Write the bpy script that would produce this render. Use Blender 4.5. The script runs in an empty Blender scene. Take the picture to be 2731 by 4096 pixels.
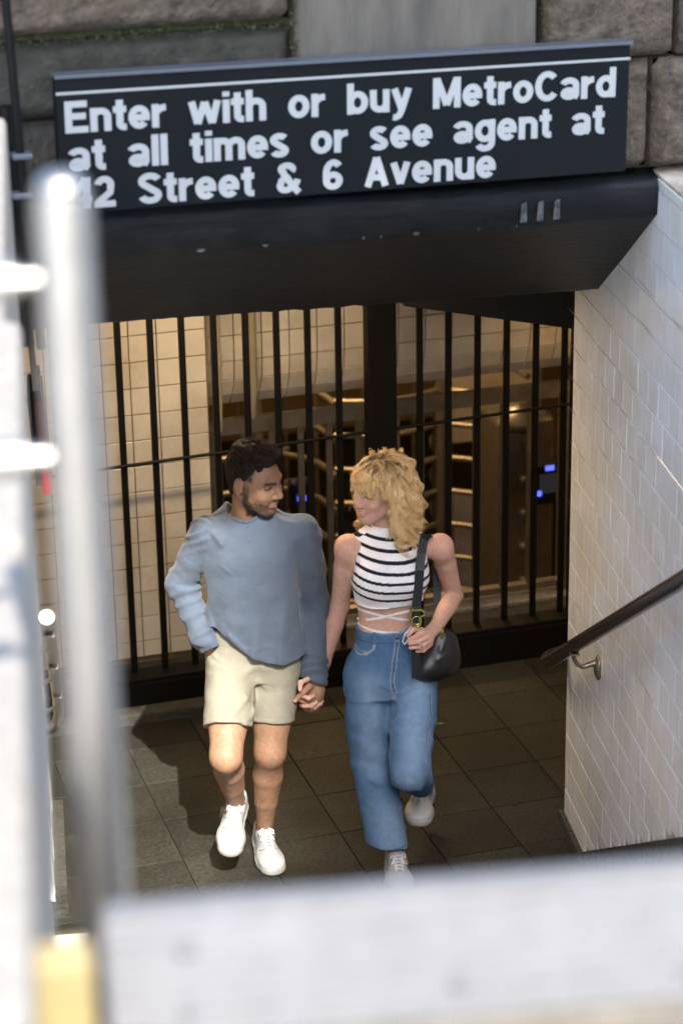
import bpy, bmesh, math, random
import numpy as np
from mathutils import Vector, Matrix
random.seed(7); np.random.seed(7)
SC = bpy.context.scene
COL = SC.collection
# ------------------------------------------------------------------ camera
CAM_H = 4.55
YAW, PITCH, ROLL, FLARE = 0.295589, 0.367565, -0.017344, 0.169330
LENS = 82.06
def cam_axes():
    cy, sy, cp, sp = math.cos(YAW), math.sin(YAW), math.cos(PITCH), math.sin(PITCH)
    fwd = Vector((sy*cp, cy*cp, -sp)); right = Vector((cy, -sy, 0)); up = right.cross(fwd)
    cr, sr = math.cos(ROLL), math.sin(ROLL)
    return right*cr+up*sr, up*cr-right*sr, fwd
RIGHT, UP, FWD = cam_axes()
cam = bpy.data.cameras.new('camera'); camo = bpy.data.objects.new('camera', cam); COL.objects.link(camo)
camo.matrix_world = Matrix(((RIGHT.x, UP.x, -FWD.x, 0), (RIGHT.y, UP.y, -FWD.y, 0), (RIGHT.z, UP.z, -FWD.z, CAM_H), (0, 0, 0, 1)))
cam.sensor_fit = 'VERTICAL'; cam.sensor_height = 36; cam.sensor_width = 24; cam.lens = LENS
cam.clip_start = 0.05; cam.clip_end = 2000
cam.dof.use_dof = True; cam.dof.focus_distance = 8.75; cam.dof.aperture_fstop = 2.3
SC.camera = camo
# ------------------------------------------------------------------ sky, sun, exposure
SUN_EL, SUN_AZ = math.radians(46.5), math.radians(3.0)      # light travels towards +Y (azimuth of travel)
world = bpy.data.worlds.new('World'); SC.world = world; world.use_nodes = True
nt = world.node_tree; bg = nt.nodes['Background']
sky = nt.nodes.new('ShaderNodeTexSky'); sky.sky_type = 'NISHITA'; sky.sun_disc = False
sky.sun_elevation = SUN_EL; sky.sun_rotation = math.pi + SUN_AZ
sky.air_density = 1.0; sky.dust_density = 1.6; sky.ozone_density = 1.0
nt.links.new(sky.outputs[0], bg.inputs[0]); bg.inputs[1].default_value = 0.15
sl = bpy.data.lights.new('sun', 'SUN'); sl.energy = 2.6; sl.angle = math.radians(0.6); sl.color = (1, .94, .84)
so = bpy.data.objects.new('sun', sl); COL.objects.link(so)
SUN_DIR = Vector((math.sin(SUN_AZ)*math.cos(SUN_EL), math.cos(SUN_AZ)*math.cos(SUN_EL), -math.sin(SUN_EL)))
so.rotation_euler = SUN_DIR.to_track_quat('-Z', 'Y').to_euler()
so['label'] = 'sun'; so.location = (0, -20, 30)
SC.view_settings.view_transform = 'Standard'; SC.view_settings.look = 'None'
SC.view_settings.gamma = 1; SC.view_settings.use_curve_mapping = False
SC.view_settings.exposure = 2.62
# ------------------------------------------------------------------ helpers
U = 2731/1568; FPX = LENS/36*4096
def ray(px, py):
    return (RIGHT*((px-784)*U) + UP*(-(py-1176)*U) + FWD*FPX).normalized()
def at(px, py, Y):                      # picture position (1568 x 2352 units) at world depth Y -> point
    d = ray(px, py); t = Y/d.y
    return Vector((0, 0, CAM_H)) + d*t
def atz(px, py, z):
    d = ray(px, py); t = (z-CAM_H)/d.z
    return Vector((0, 0, CAM_H)) + d*t
DV = Vector((math.sin(FLARE), math.cos(FLARE), 0)); NV = Vector((math.cos(FLARE), -math.sin(FLARE), 0))
def SO(s, o, z=0): return DV*s + NV*o + Vector((0, 0, z))
MATS = {}
def mat(name, col, rough=.6, metal=0., col2=None, scale=8., mix=.5, bump=0., bscale=40., rnd=0., spec=.5, coat=0., detail=6., dist=.003, stretch=None, attr=None, sheen=0., sss=0., stain=0., sdark=.55):
    """Principled material: noise-mixed colour, noise bump, optional per-object random value and colour attribute."""
    m = bpy.data.materials.new(name); m.use_nodes = True; t = m.node_tree; N = t.nodes; L = t.links
    p = N['Principled BSDF']
    p.inputs['Roughness'].default_value = rough; p.inputs['Metallic'].default_value = metal
    p.inputs['Specular IOR Level'].default_value = spec; p.inputs['Coat Weight'].default_value = coat
    if sheen: p.inputs['Sheen Weight'].default_value = sheen
    if sss:
        p.inputs['Subsurface Weight'].default_value = sss; p.inputs['Subsurface Radius'].default_value = (.012, .005, .003); p.inputs['Subsurface Scale'].default_value = 1.
    geo = N.new('ShaderNodeNewGeometry'); vec = geo.outputs['Position']
    if stretch:
        mp = N.new('ShaderNodeMapping'); mp.inputs['Scale'].default_value = stretch; L.new(vec, mp.inputs[0]); vec = mp.outputs[0]
    out = None
    if attr:
        a = N.new('ShaderNodeAttribute'); a.attribute_name = attr; out = a.outputs['Color']
    if col2 is not None:
        nz = N.new('ShaderNodeTexNoise'); nz.inputs['Scale'].default_value = scale; nz.inputs['Detail'].default_value = detail; nz.inputs['Roughness'].default_value = .65
        L.new(vec, nz.inputs['Vector'])
        rp = N.new('ShaderNodeValToRGB'); rp.color_ramp.elements[0].position = max(0, mix-.18); rp.color_ramp.elements[1].position = min(1, mix+.18)
        L.new(nz.outputs['Fac'], rp.inputs[0])
        mx = N.new('ShaderNodeMix'); mx.data_type = 'RGBA'; L.new(rp.outputs[0], mx.inputs[0])
        if out: L.new(out, mx.inputs[6]); 
        else: mx.inputs[6].default_value = (*col, 1)
        if out:
            mm = N.new('ShaderNodeMix'); mm.data_type = 'RGBA'; mm.blend_type = 'MULTIPLY'; mm.inputs[0].default_value = 1; L.new(out, mm.inputs[6]); mm.inputs[7].default_value = (*col2, 1); L.new(mm.outputs[2], mx.inputs[7])
        else: mx.inputs[7].default_value = (*col2, 1)
        out = mx.outputs[2]
    if stain and out:
        ns = N.new('ShaderNodeTexNoise'); ns.inputs['Scale'].default_value = stain; ns.inputs['Detail'].default_value = 8; ns.inputs['Roughness'].default_value = .7; L.new(geo.outputs['Position'], ns.inputs['Vector'])
        rs_ = N.new('ShaderNodeValToRGB'); rs_.color_ramp.elements[0].position = .36; rs_.color_ramp.elements[1].position = .58; rs_.color_ramp.elements[0].color = (sdark, sdark*.95, sdark*.85, 1); L.new(ns.outputs['Fac'], rs_.inputs[0])
        ms = N.new('ShaderNodeMix'); ms.data_type = 'RGBA'; ms.blend_type = 'MULTIPLY'; ms.inputs[0].default_value = 1; L.new(out, ms.inputs[6]); L.new(rs_.outputs[0], ms.inputs[7]); out = ms.outputs[2]
    if rnd:
        oi = N.new('ShaderNodeObjectInfo'); mr = N.new('ShaderNodeMapRange'); mr.inputs[3].default_value = 1-rnd; mr.inputs[4].default_value = 1+rnd*.4
        L.new(oi.outputs['Random'], mr.inputs[0])
        hs = N.new('ShaderNodeHueSaturation'); L.new(mr.outputs[0], hs.inputs['Value'])
        if out: L.new(out, hs.inputs['Color'])
        else: hs.inputs['Color'].default_value = (*col, 1)
        out = hs.outputs[0]
    if out: L.new(out, p.inputs['Base Color'])
    else: p.inputs['Base Color'].default_value = (*col, 1)
    if bump:
        nb = N.new('ShaderNodeTexNoise'); nb.inputs['Scale'].default_value = bscale; nb.inputs['Detail'].default_value = 6
        L.new(vec, nb.inputs['Vector'])
        bp = N.new('ShaderNodeBump'); bp.inputs['Strength'].default_value = bump; bp.inputs['Distance'].default_value = dist
        L.new(nb.outputs['Fac'], bp.inputs['Height']); L.new(bp.outputs[0], p.inputs['Normal'])
    MATS[name] = m
    return m
def emit(name, col, strength):
    m = bpy.data.materials.new(name); m.use_nodes = True; p = m.node_tree.nodes['Principled BSDF']
    p.inputs['Base Color'].default_value = (*col, 1); p.inputs['Emission Color'].default_value = (*col, 1); p.inputs['Emission Strength'].default_value = strength
    MATS[name] = m; return m
class MB:
    """collects shapes, builds one mesh object"""
    def __init__(s): s.v = []; s.f = []; s.smooth = []
    def add(s, vs, fs, smooth=False):
        b = len(s.v); s.v += [tuple(v) for v in vs]; s.f += [tuple(i+b for i in f) for f in fs]; s.smooth += [smooth]*len(fs)
    def box(s, c, size, ax=None, bev=0.):
        c = Vector(c); X, Y, Z = ax or (Vector((1, 0, 0)), Vector((0, 1, 0)), Vector((0, 0, 1)))
        h = [x/2 for x in size]
        if bev <= 0:
            vs = [c+X*(i*h[0])+Y*(j*h[1])+Z*(k*h[2]) for i in (-1, 1) for j in (-1, 1) for k in (-1, 1)]
            s.add(vs, [(0, 1, 3, 2), (4, 6, 7, 5), (0, 4, 5, 1), (2, 3, 7, 6), (0, 2, 6, 4), (1, 5, 7, 3)])
        else:
            b = min(bev, min(h)*.9); bm = bmesh.new(); bmesh.ops.create_cube(bm, size=1)
            for v in bm.verts: v.co = Vector((v.co.x*size[0], v.co.y*size[1], v.co.z*size[2]))
            bmesh.ops.bevel(bm, geom=bm.edges[:], offset=b, segments=2, affect='EDGES', profile=.5)
            bm.verts.index_update()
            s.add([c+X*v.co.x+Y*v.co.y+Z*v.co.z for v in bm.verts], [tuple(v.index for v in f.verts) for f in bm.faces]); bm.free()
    def quadbox(s, pts8): s.add(pts8, [(0, 1, 3, 2), (4, 6, 7, 5), (0, 4, 5, 1), (2, 3, 7, 6), (0, 2, 6, 4), (1, 5, 7, 3)])
    def tube(s, pts, r, n=10, cap=True, smooth=True):
        pts = [Vector(p) for p in pts]; rr = r if isinstance(r, (list, tuple)) else [r]*len(pts)
        rings = []; prev = None
        for i, p in enumerate(pts):
            a = pts[max(i-1, 0)]; b = pts[min(i+1, len(pts)-1)]; t = (b-a).normalized()
            if prev is None:
                ref = Vector((0, 0, 1)) if abs(t.z) < .9 else Vector((1, 0, 0)); u = t.cross(ref).normalized()
            else: u = (prev - t*prev.dot(t)).normalized()
            prev = u; w = t.cross(u)
            rings.append([p+(u*math.cos(2*math.pi*k/n)+w*math.sin(2*math.pi*k/n))*rr[i] for k in range(n)])
        vs = [v for rg in rings for v in rg]; fs = []
        for i in range(len(pts)-1):
            for k in range(n): fs.append((i*n+k, i*n+(k+1) % n, (i+1)*n+(k+1) % n, (i+1)*n+k))
        s.add(vs, fs, smooth)
        if cap:
            s.add(rings[0], [tuple(reversed(range(n)))]); s.add(rings[-1], [tuple(range(n))])
    def ribbon(s, pts, nrm, w, th):
        """flat strap: pts centre line, nrm outward normals, width w, thickness th"""
        vs = []; fs = []
        for i, p in enumerate(pts):
            a = Vector(pts[max(i-1, 0)]); b = Vector(pts[min(i+1, len(pts)-1)]); t = (b-a).normalized(); nn = Vector(nrm[i]).normalized(); sd = t.cross(nn).normalized()
            p = Vector(p); vs += [p+sd*w/2, p-sd*w/2, p-sd*w/2+nn*th, p+sd*w/2+nn*th]
        for i in range(len(pts)-1):
            for k in range(4): fs.append((i*4+k, i*4+(k+1) % 4, (i+1)*4+(k+1) % 4, (i+1)*4+k))
        e = (len(pts)-1)*4; fs += [(3, 2, 1, 0), (e, e+1, e+2, e+3)]
        s.add(vs, fs)
    def lathe(s, c, prof, n=20, ax=None, smooth=True):
        X, Y, Z = ax or (Vector((1, 0, 0)), Vector((0, 1, 0)), Vector((0, 0, 1))); c = Vector(c); vs = []; fs = []
        for r, z in prof: vs += [c+X*(r*math.cos(2*math.pi*k/n))+Y*(r*math.sin(2*math.pi*k/n))+Z*z for k in range(n)]
        for i in range(len(prof)-1):
            for k in range(n): fs.append((i*n+k, i*n+(k+1) % n, (i+1)*n+(k+1) % n, (i+1)*n+k))
        fs += [tuple(reversed(range(n))), tuple((len(prof)-1)*n+k for k in range(n))]
        s.add(vs, fs, smooth)
    def mesh(s, name):
        me = bpy.data.meshes.new(name); me.from_pydata(s.v, [], s.f); me.polygons.foreach_set('use_smooth', s.smooth); me.update(); return me
    def build(s, name, m, parent=None, **k):
        return link(name, s.mesh(name), m, parent, **k)
def link(name, me, m, parent=None, label=None, cat=None, group=None, kind=None):
    o = bpy.data.objects.new(name, me)
    if me is not None and m is not None and not len(me.materials): me.materials.append(MATS[m] if isinstance(m, str) else m)
    COL.objects.link(o)
    if parent is not None:
        o.parent = parent
        o.matrix_parent_inverse = parent.matrix_world.inverted() if parent.type != 'EMPTY' else Matrix.Translation(-Vector(parent.location))
    return tag(o, label, cat, group, kind)
def tag(o, label=None, cat=None, group=None, kind=None):
    if label: o['label'] = label
    if cat: o['category'] = cat
    if group: o['group'] = group
    if kind: o['kind'] = kind
    return o
def empty(name, loc, label, cat, group=None, kind=None):
    o = bpy.data.objects.new(name, None); o.location = loc; o.empty_display_size = .1; COL.objects.link(o)
    return tag(o, label, cat, group, kind)
# ------------------------------------------------------------------ materials
mat('asphalt', (.05, .05, .05), .9, col2=(.08, .078, .075), scale=6, bump=.4)
mat('pavement', (.30, .29, .27), .85, col2=(.22, .21, .20), scale=3, bump=.3)
mat('floor_slab', (.040, .040, .033), .6, col2=(.012, .0118, .009), scale=60, mix=.5, bump=.35, bscale=160, rnd=.35, spec=.22, dist=.002, stain=1.6)
mat('floor_grout', (.034, .032, .026), .85, col2=(.008, .0075, .006), scale=9)
mat('tile_white', (.82, .825, .82), .14, col2=(.75, .745, .73), scale=3, rnd=.05, stain=2.6, sdark=.90, spec=.5, bump=.03, bscale=14, dist=.004)
mat('tile_cream', (.72, .67, .58), .2, col2=(.62, .57, .48), scale=4, rnd=.10, stain=2.5, sdark=.8, spec=.5, bump=.03, bscale=14, dist=.004)
mat('grout', (.50, .45, .37), .9, col2=(.20, .15, .09), scale=7, mix=.56)
mat('grout_dark', (.28, .20, .11), .9, col2=(.12, .08, .04), scale=5)
mat('granite_rough', (.125, .097, .069), .9, col2=(.033, .027, .020), scale=22, mix=.5, bump=1., bscale=55, rnd=.2, dist=.012)
mat('granite_dark', (.048, .045, .035), .9, col2=(.018, .0172, .0135), scale=16, mix=.5, bump=1., bscale=60, dist=.01)
mat('granite_light', (.22, .204, .18), .8, col2=(.12, .11, .097), scale=60, mix=.5, bump=.4, bscale=120, dist=.003)
mat('concrete', (.118, .106, .088), .85, col2=(.06, .054, .045), scale=5, mix=.52, bump=.3, bscale=50, stretch=(3, 3, .5), dist=.004)
mat('stain_teal', (.10, .17, .17), .8, col2=(.3, .33, .32), scale=40, mix=.5); mat('stain_brown', (.16, .10, .05), .85, col2=(.32, .25, .18), scale=40, mix=.5)
mat('moss', (.045, .055, .018), .95, col2=(.10, .10, .05), scale=30, bump=.8, bscale=120)
mat('black_paint', (.004, .0044, .005), .5, col2=(.011, .0118, .0128), scale=7, mix=.55, bump=.9, bscale=26, stretch=(.7, 1.6, 2), dist=.005, spec=.25)
mat('worn_edge', (.12, .13, .13), .7, col2=(.02, .02, .02), scale=40, mix=.50)
mat('black_iron', (.0018, .0018, .002), .55, col2=(.0034, .003, .0028), scale=20, bump=.2, bscale=60, spec=.2)
mat('sign_black', (.0016, .0032, .0048), .5, col2=(.003, .005, .0065), scale=3, spec=.22)
mat('sign_white', (.345, .36, .36), .5)
mat('sign_frame', (.16, .18, .21), .35, metal=.6)
mat('steel', (.38, .36, .34), .42, metal=1., col2=(.32, .305, .29), scale=30)
mat('steel_brushed', (.36, .33, .27), .45, metal=.9, col2=(.27, .25, .2), scale=18)
mat('steel_old', (.30, .27, .22), .42, metal=.85, col2=(.2, .17, .13), scale=10, bump=.2)
mat('rail_bronze', (.035, .025, .021), .26, metal=.35, col2=(.04, .03, .026), scale=12, coat=.3)
mat('panel_metal', (.088, .090, .098), .6, metal=.0, col2=(.05, .052, .057), scale=4, mix=.55, bump=.1)
mat('yellow_paint', (.24, .185, .075), .55, col2=(.20, .16, .075), scale=8)
mat('red_paint', (.15, .004, .0025), .9, col2=(.125, .0035, .002), scale=8, spec=.03)
mat('dark_room', (.10, .07, .04), .8, col2=(.07, .05, .03), scale=3)
mat('room_wall', (.36, .25, .11), .6, col2=(.27, .18, .07), scale=3)
mat('paint_tan', (.36, .30, .20), .5, col2=(.30, .25, .16), scale=6)
mat('stair_stone', (.40, .39, .37), .8, col2=(.33, .32, .30), scale=20, bump=.4)
mat('bark', (.12, .09, .06), .9, col2=(.07, .055, .04), scale=12, bump=.8); mat('leaf', (.06, .10, .03), .6, col2=(.09, .12, .03), scale=3)
mat('brick_far', (.30, .25, .2), .85, col2=(.24, .2, .16), scale=2)
mat('window_far', (.03, .04, .05), .1)
mat('screen', (.02, .02, .025), .15)
emit('led_blue', (.10, .14, 1.), .30); emit('screen_lit', (.06, .065, .075), .03); emit('lamp_warm', (1., .66, .30), 6.)
# ------------------------------------------------------------------ setting: ground, street, passage floor
STREET = 2.90
SLOPE = 0.596; S_FOOT = 7.30; O_L = -0.13; O_R = 1.911
def sheet(name, polys, m, kind='structure'):
    b = MB()
    for p in polys: b.add(p, [tuple(range(len(p)))])
    return b.build(name, m, kind=kind)
R_ = 400.
sheet('pavement', [
    [SO(-R_, -R_, STREET), SO(-R_, R_, STREET), SO(1.2, R_, STREET), SO(1.2, -R_, STREET)],
    [SO(1.2, O_R+.16, STREET), SO(1.2, R_, STREET), Vector((R_, 6.7, STREET)), Vector((3.25, 6.7, STREET))],
    [SO(1.2, -R_, STREET), SO(1.2, O_L-.30, STREET), Vector((.80, 6.7, STREET)), Vector((-R_, 6.7, STREET))],
    [SO(1.2, O_L-.30, STREET), SO(1.2, O_R+.16, STREET), SO(2.46, O_R+.16, STREET), SO(2.46, O_L-.30, STREET)]], 'pavement')
sheet('park_terrace', [[Vector((-R_, 7.3, 5.0)), Vector((R_, 7.3, 5.0)), Vector((R_, R_, 5.0)), Vector((-R_, R_, 5.0))]], 'moss')
road = sheet('road', [[Vector((-R_, -26, STREET+.004)), Vector((R_, -26, STREET+.004)), Vector((R_, -5, STREET+.004)), Vector((-R_, -5, STREET+.004))]], 'asphalt')
# lower landing floor: bed + separate slabs
b = MB(); b.box((3.2, 8.35, -.06), (6.4, 3.5, .10)); floor = b.build('floor', 'floor_grout', kind='structure')
PX, PY = .3235, .3295
tb = MB(); tb.box((0, 0, 0), (PX-.0045, PY-.0045, .03), bev=.002); slab_me = tb.mesh('floor_slab'); slab_me.materials.append(MATS['floor_slab'])
for i in range(-4, 14):
    for j in range(-3, 6):
        x = 1.73+(i+.5)*PX; y = 7.57+(j+.5)*PY
        s, o_ = Vector((x, y, 0)).dot(DV), Vector((x, y, 0)).dot(NV)
        if y > 9.3 or s < S_FOOT-.12: continue
        o = link('floor_slab', slab_me, None, floor); o.location = (x, y, -.015-.0015*random.random())
        o.rotation_euler = (random.uniform(-.002, .002), random.uniform(-.002, .002), 0)
# dark spots of old gum trodden into the floor
b = MB()
for px, py, r in ((990, 1918, .026), (1075, 1895, .008), (1030, 1885, .007), (1180, 1850, .009), (1135, 1690, .006)):
    c = atz(px, py, .0015); b.add([c+Vector((r*math.cos(a)*(1+.15*math.sin(3*a)), .8*r*math.sin(a), 0)) for a in np.linspace(0, 2*math.pi, 14, endpoint=False)], [tuple(range(14))])
b.build('gum_spots', 'black_iron', floor)
c = atz(1010, 1663, .004); b = MB(); b.add([c+Vector((-.02, 0, 0)), c+Vector((-.008, .009, .006)), c+Vector((.014, .006, .002)), c+Vector((.022, -.002, .004)), c+Vector((.006, -.008, .001))], [(0, 1, 4), (1, 2, 4), (2, 3, 4)]); b.build('fallen_leaf', 'leaf', label='small green fallen leaf on the passage floor', cat='leaf')
# stairs (each step a piece), rising towards the street
st = empty('staircase', SO(S_FOOT, .9, 0), 'worn grey stone staircase climbing from the passage to the street', 'stairs')
NS = 17; rise = STREET/NS; tread = rise/SLOPE
for k in range(NS):
    s1 = S_FOOT-k*tread; b = MB()
    b.quadbox([SO(s, o, z) for s in (s1-tread-(.03 if k < NS-1 else 0), s1) for o in (O_L, O_R) for z in (k*rise-.12, (k+1)*rise)])
    b.build('step', 'stair_stone', st)
# ------------------------------------------------------------------ right wall with single glazed tiles
TW, TH, GR = .1285, .1222, .0035
TT = .012
def tile_mesh(name, w, h, m):
    b = MB(); e = .0013; hw, hh = w/2, h/2
    o = [(-hw, 0, -hh), (hw, 0, -hh), (hw, 0, hh), (-hw, 0, hh)]
    i = [(-hw+e, TT, -hh+e), (hw-e, TT, -hh+e), (hw-e, TT, hh-e), (-hw+e, TT, hh-e)]
    p = [(x, TT-e*.7, z) for x, _, z in o]
    b.add(o+p+i, [(0, 1, 5, 4), (1, 2, 6, 5), (2, 3, 7, 6), (3, 0, 4, 7), (4, 5, 9, 8), (5, 6, 10, 9), (6, 7, 11, 10), (7, 4, 8, 11), (8, 9, 10, 11)])
    me = b.mesh(name); me.materials.append(MATS[m]); return me
def tile_wall(parent, origin, ax, nrm, u0, u1, z0f, z1f, me, zph, limit, m, uph=0., cut=None, w=TW, h=TH, prefer=None, bond=.5):
    """running-bond tiles as single objects in the plane origin+ax*u; the first `limit` by preference are objects, the rest one stuff mesh"""
    rot = Matrix((ax, nrm, Vector((0, 0, 1)))).transposed().to_4x4()
    items = []
    k0 = int(math.floor((min(z0f(u0), z0f(u1))-zph)/h))-1; k1 = int(math.ceil((max(z1f(u0), z1f(u1))-zph)/h))+1
    for k in range(k0, k1):
        zc = zph+(k+.5)*h
        n0 = int(math.floor((u0-uph)/w))-1; n1 = int(math.ceil((u1-uph)/w))+1
        for q in range(n0, n1):
            uc = uph+(q+.5+bond*(k % 2))*w
            a, c = max(uc-w/2, u0), min(uc+w/2, u1)
            if c-a < .02: continue
            um = (a+c)/2; lo, hi = max(zc-h/2, z0f(um)), min(zc+h/2, z1f(um))
            if hi-lo < .02: continue
            items.append((um, (lo+hi)/2, c-a, hi-lo))
    if prefer: items.sort(key=prefer)
    rest = MB()
    for n, (um, zc, ww, hh) in enumerate(items):
        P = origin+ax*um+Vector((0, 0, zc))
        if n < limit:
            o = link('tile', me, None, parent)
            o.matrix_basis = Matrix.Translation(P+nrm*random.uniform(0, .0012)) @ rot @ Matrix.Rotation(random.uniform(-.004, .004), 4, 'X') @ Matrix.Rotation(random.uniform(-.004, .004), 4, 'Z') @ Matrix.Diagonal(((ww-GR)/(w-GR), 1, (hh-GR)/(h-GR), 1))
        else:
            rest.box(P+nrm*TT/2, (ww-GR, TT, hh-GR), (ax, nrm, Vector((0, 0, 1))))
    if rest.v: rest.build('tile_field', m, parent, kind='stuff')
tile_me = tile_mesh('tile', TW-GR, TH-GR, 'tile_white')
S_C = 8.13
rw = empty('tiled_wall', SO(S_C, O_R, 0), 'white glazed tile wall rising beside the right-hand stair handrail', 'wall')
b = MB(); b.quadbox([SO(s, o, z) for s in (2.0, S_C-.004) for o in (O_R+TT*.55, O_R+.15) for z in (-.1, 2.885)]); b.build('wall_core', 'grout', rw)
base_z = lambda s: max(.045, .055+(7.79-s)*SLOPE)
tile_wall(rw, SO(0, O_R+TT, 0), DV, -NV, 3.2, S_C, base_z, lambda s: 2.875, tile_me, .1545-TH*4, 300, 'tile_white', uph=8.154-.0643-TW*20,
          prefer=lambda it: 0 if it[0] > 5.0 and it[0] < 8.3 and it[1] < 2.9-(6.6-it[0])*-.0 else 9-it[0])
# old stains in the tile joints
def joint_stain(m, segs, ox, oy, k):
    b = MB()
    for seg in segs:
        pts = []
        for x, y in seg:
            d = ray((ox+k*x)/U, (oy+k*y)/U); t = (O_R-.0012)/d.dot(NV); pts.append(Vector((0, 0, CAM_H))+d*t)
        for i in range(len(pts)-1):
            a, c = pts[i], pts[i+1]; sd = (c-a).normalized().cross(NV).normalized()*.0016
            b.add([a-sd*.4, a+sd*.4, a.lerp(c, .5)+sd, c+sd*.5, c-sd*.5, a.lerp(c, .5)-sd], [(0, 1, 2, 3, 4, 5)])
    b.build('joint_stains', m, rw, kind='stuff')
joint_stain('stain_teal', [[(540, 1360), (590, 1430)], [(640, 1525), (745, 1645)], [(770, 1670), (855, 1775)], [(955, 1910), (1000, 1985), (1130, 2140), (1245, 2300)], [(410, 1610), (475, 1700)], [(535, 1790), (665, 1965)], [(775, 2110), (835, 2195)], [(880, 2260), (950, 2352)], [(515, 2185), (625, 2335)], [(538, 1250), (532, 1345)], [(420, 1480), (415, 1610)], [(640, 1560), (636, 1760)], [(1120, 1950), (1112, 2150)]], 2231, 1100, 500/1568)
joint_stain('stain_brown', [[(130, 415), (330, 650)], [(130, 840), (330, 1075)], [(545, 945), (660, 1080)], [(130, 1240), (300, 1450)], [(115, 1640), (215, 1755)], [(120, 2040), (330, 2330)], [(1420, 540), (1568, 690)], [(980, 20), (1200, 290)], [(1000, 545), (1180, 760)]], 2231, 1100, 500/1568)
joint_stain('stain_brown', [[(205, 180), (204, 500)], [(120, 80), (205, 195)], [(120, 465), (290, 720)], [(440, 150), (500, 240)], [(430, 540), (500, 640)], [(205, 1735), (295, 1900)], [(295, 1910), (400, 2085)], [(200, 1750), (198, 2080)]], 2231, 1850, 500/1568)
joint_stain('stain_brown', [[(300, 0), (440, 240), (540, 430), (560, 480)], [(690, 0), (860, 270), (1050, 580)], [(490, 0), (545, 100)], [(440, 20), (438, 240)], [(265, 1600), (268, 1900)]], 2231, 2600, 500/1384)
# granite skirting: end block on the landing and the raked run beside the steps
b = MB(); b.quadbox([SO(s, o, z) for s in (7.72, S_C+.02) for o in (O_R-.022, O_R+.03) for z in (-.02, .047)]); b.build('skirting', 'granite_dark', rw)
b = MB()
b.quadbox([SO(s, o, z) for s, zs in ((3.0, None), (7.80, None)) for o in (O_R-.020, O_R+.02) for z in ((.052+(7.79-s)*SLOPE-.26), (.052+(7.79-s)*SLOPE))]); b.build('raked_skirting', 'granite_dark', rw)
# ------------------------------------------------------------------ left side: tiled wall, granite parapet
lw = empty('stair_side_wall', SO(6, O_L, 0), 'grey tiled stair wall carrying the left handrail, seen edge-on', 'wall')
b = MB(); b.quadbox([SO(s, o, z) for s in (2.2, 8.45) for o in (O_L-.22, O_L-.004) for z in (-.1, 2.62)]); b.build('wall_core', 'grout', lw)
tile_wall(lw, SO(0, O_L-.004, 0), DV, NV, 5.6, 8.45, base_z, lambda s: 2.60, tile_me, .1, 300, 'tile_white', prefer=lambda it: -it[0])
b = MB(); b.quadbox([SO(s, o, z) for s in (7.7, 8.46) for o in (O_L-.01, -.078) for z in (-.02, .10)]); b.build('skirting', 'granite_dark', lw)
pp = empty('granite_parapet', SO(3, O_L-.2, STREET), 'sunlit pale granite parapet beside the stairwell', 'wall')
def rough_block(name, m, parent, corner, ax, up, nrm, w, h, depth, amp, seed, nu=24, nv=16, edge=.02, fine=.3):
    """stone block: gridded, noise-displaced front face with rounded arrises, on a solid box"""
    rs = np.random.RandomState(seed); vs = []; fs = []
    ph = rs.rand(12, 3)*6.28; fr = rs.uniform(.6, 2.4, (12, 2))*np.array([w, h])/.16
    uu, vv = np.meshgrid(np.linspace(0, 1, nu+1), np.linspace(0, 1, nv+1), indexing='ij')
    z = np.zeros_like(uu)
    for k in range(12): z += np.sin(uu*fr[k, 0]*3+ph[k, 0]+1.3*np.sin(vv*fr[k, 1]*2+ph[k, 2]))*np.sin(vv*fr[k, 1]*3+ph[k, 1])/(1+.25*k)
    z = z/np.abs(z).max()*amp + rs.randn(*z.shape)*amp*fine
    du = np.minimum(uu, 1-uu)*w; dv = np.minimum(vv, 1-vv)*h; dd = np.minimum(du, dv)
    z -= edge*np.clip(1-dd/(edge*1.3), 0, 1)**1.6
    z[0, :] = z[-1, :] = -depth*.35; z[:, 0] = z[:, -1] = -depth*.35
    uu2 = uu.copy(); 
    b = MB(); c = Vector(corner)
    vs = [c+ax*(float(uu[i, j])*w)+up*(float(vv[i, j])*h)+nrm*float(z[i, j]) for i in range(nu+1) for j in range(nv+1)]
    fs = [(i*(nv+1)+j, (i+1)*(nv+1)+j, (i+1)*(nv+1)+j+1, i*(nv+1)+j+1) for i in range(nu) for j in range(nv)]
    b.add(vs, fs, True)
    b.box(c+ax*w/2+up*h/2-nrm*(depth*.35+depth*.325), (w, h, depth*.65), (ax, up, nrm))
    return b.build(name, m, parent)
ZUP = Vector((0, 0, 1))
k = 0; s = .7
for s0, s1, top, oo in ((.7, 1.75, 3.41, -.054), (1.765, 2.9, 3.41, -.054), (2.915, 3.97, 3.41, -.054), (3.985, 5.8, 3.405, -.082)):
    b = MB(); b.box(SO((s0+s1)/2, oo-.18, (2.62+top)/2+.001), (s1-s0, .36, top-2.625), (DV, NV, ZUP), bev=.018); b.build('granite_block', 'granite_light', pp)
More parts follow.
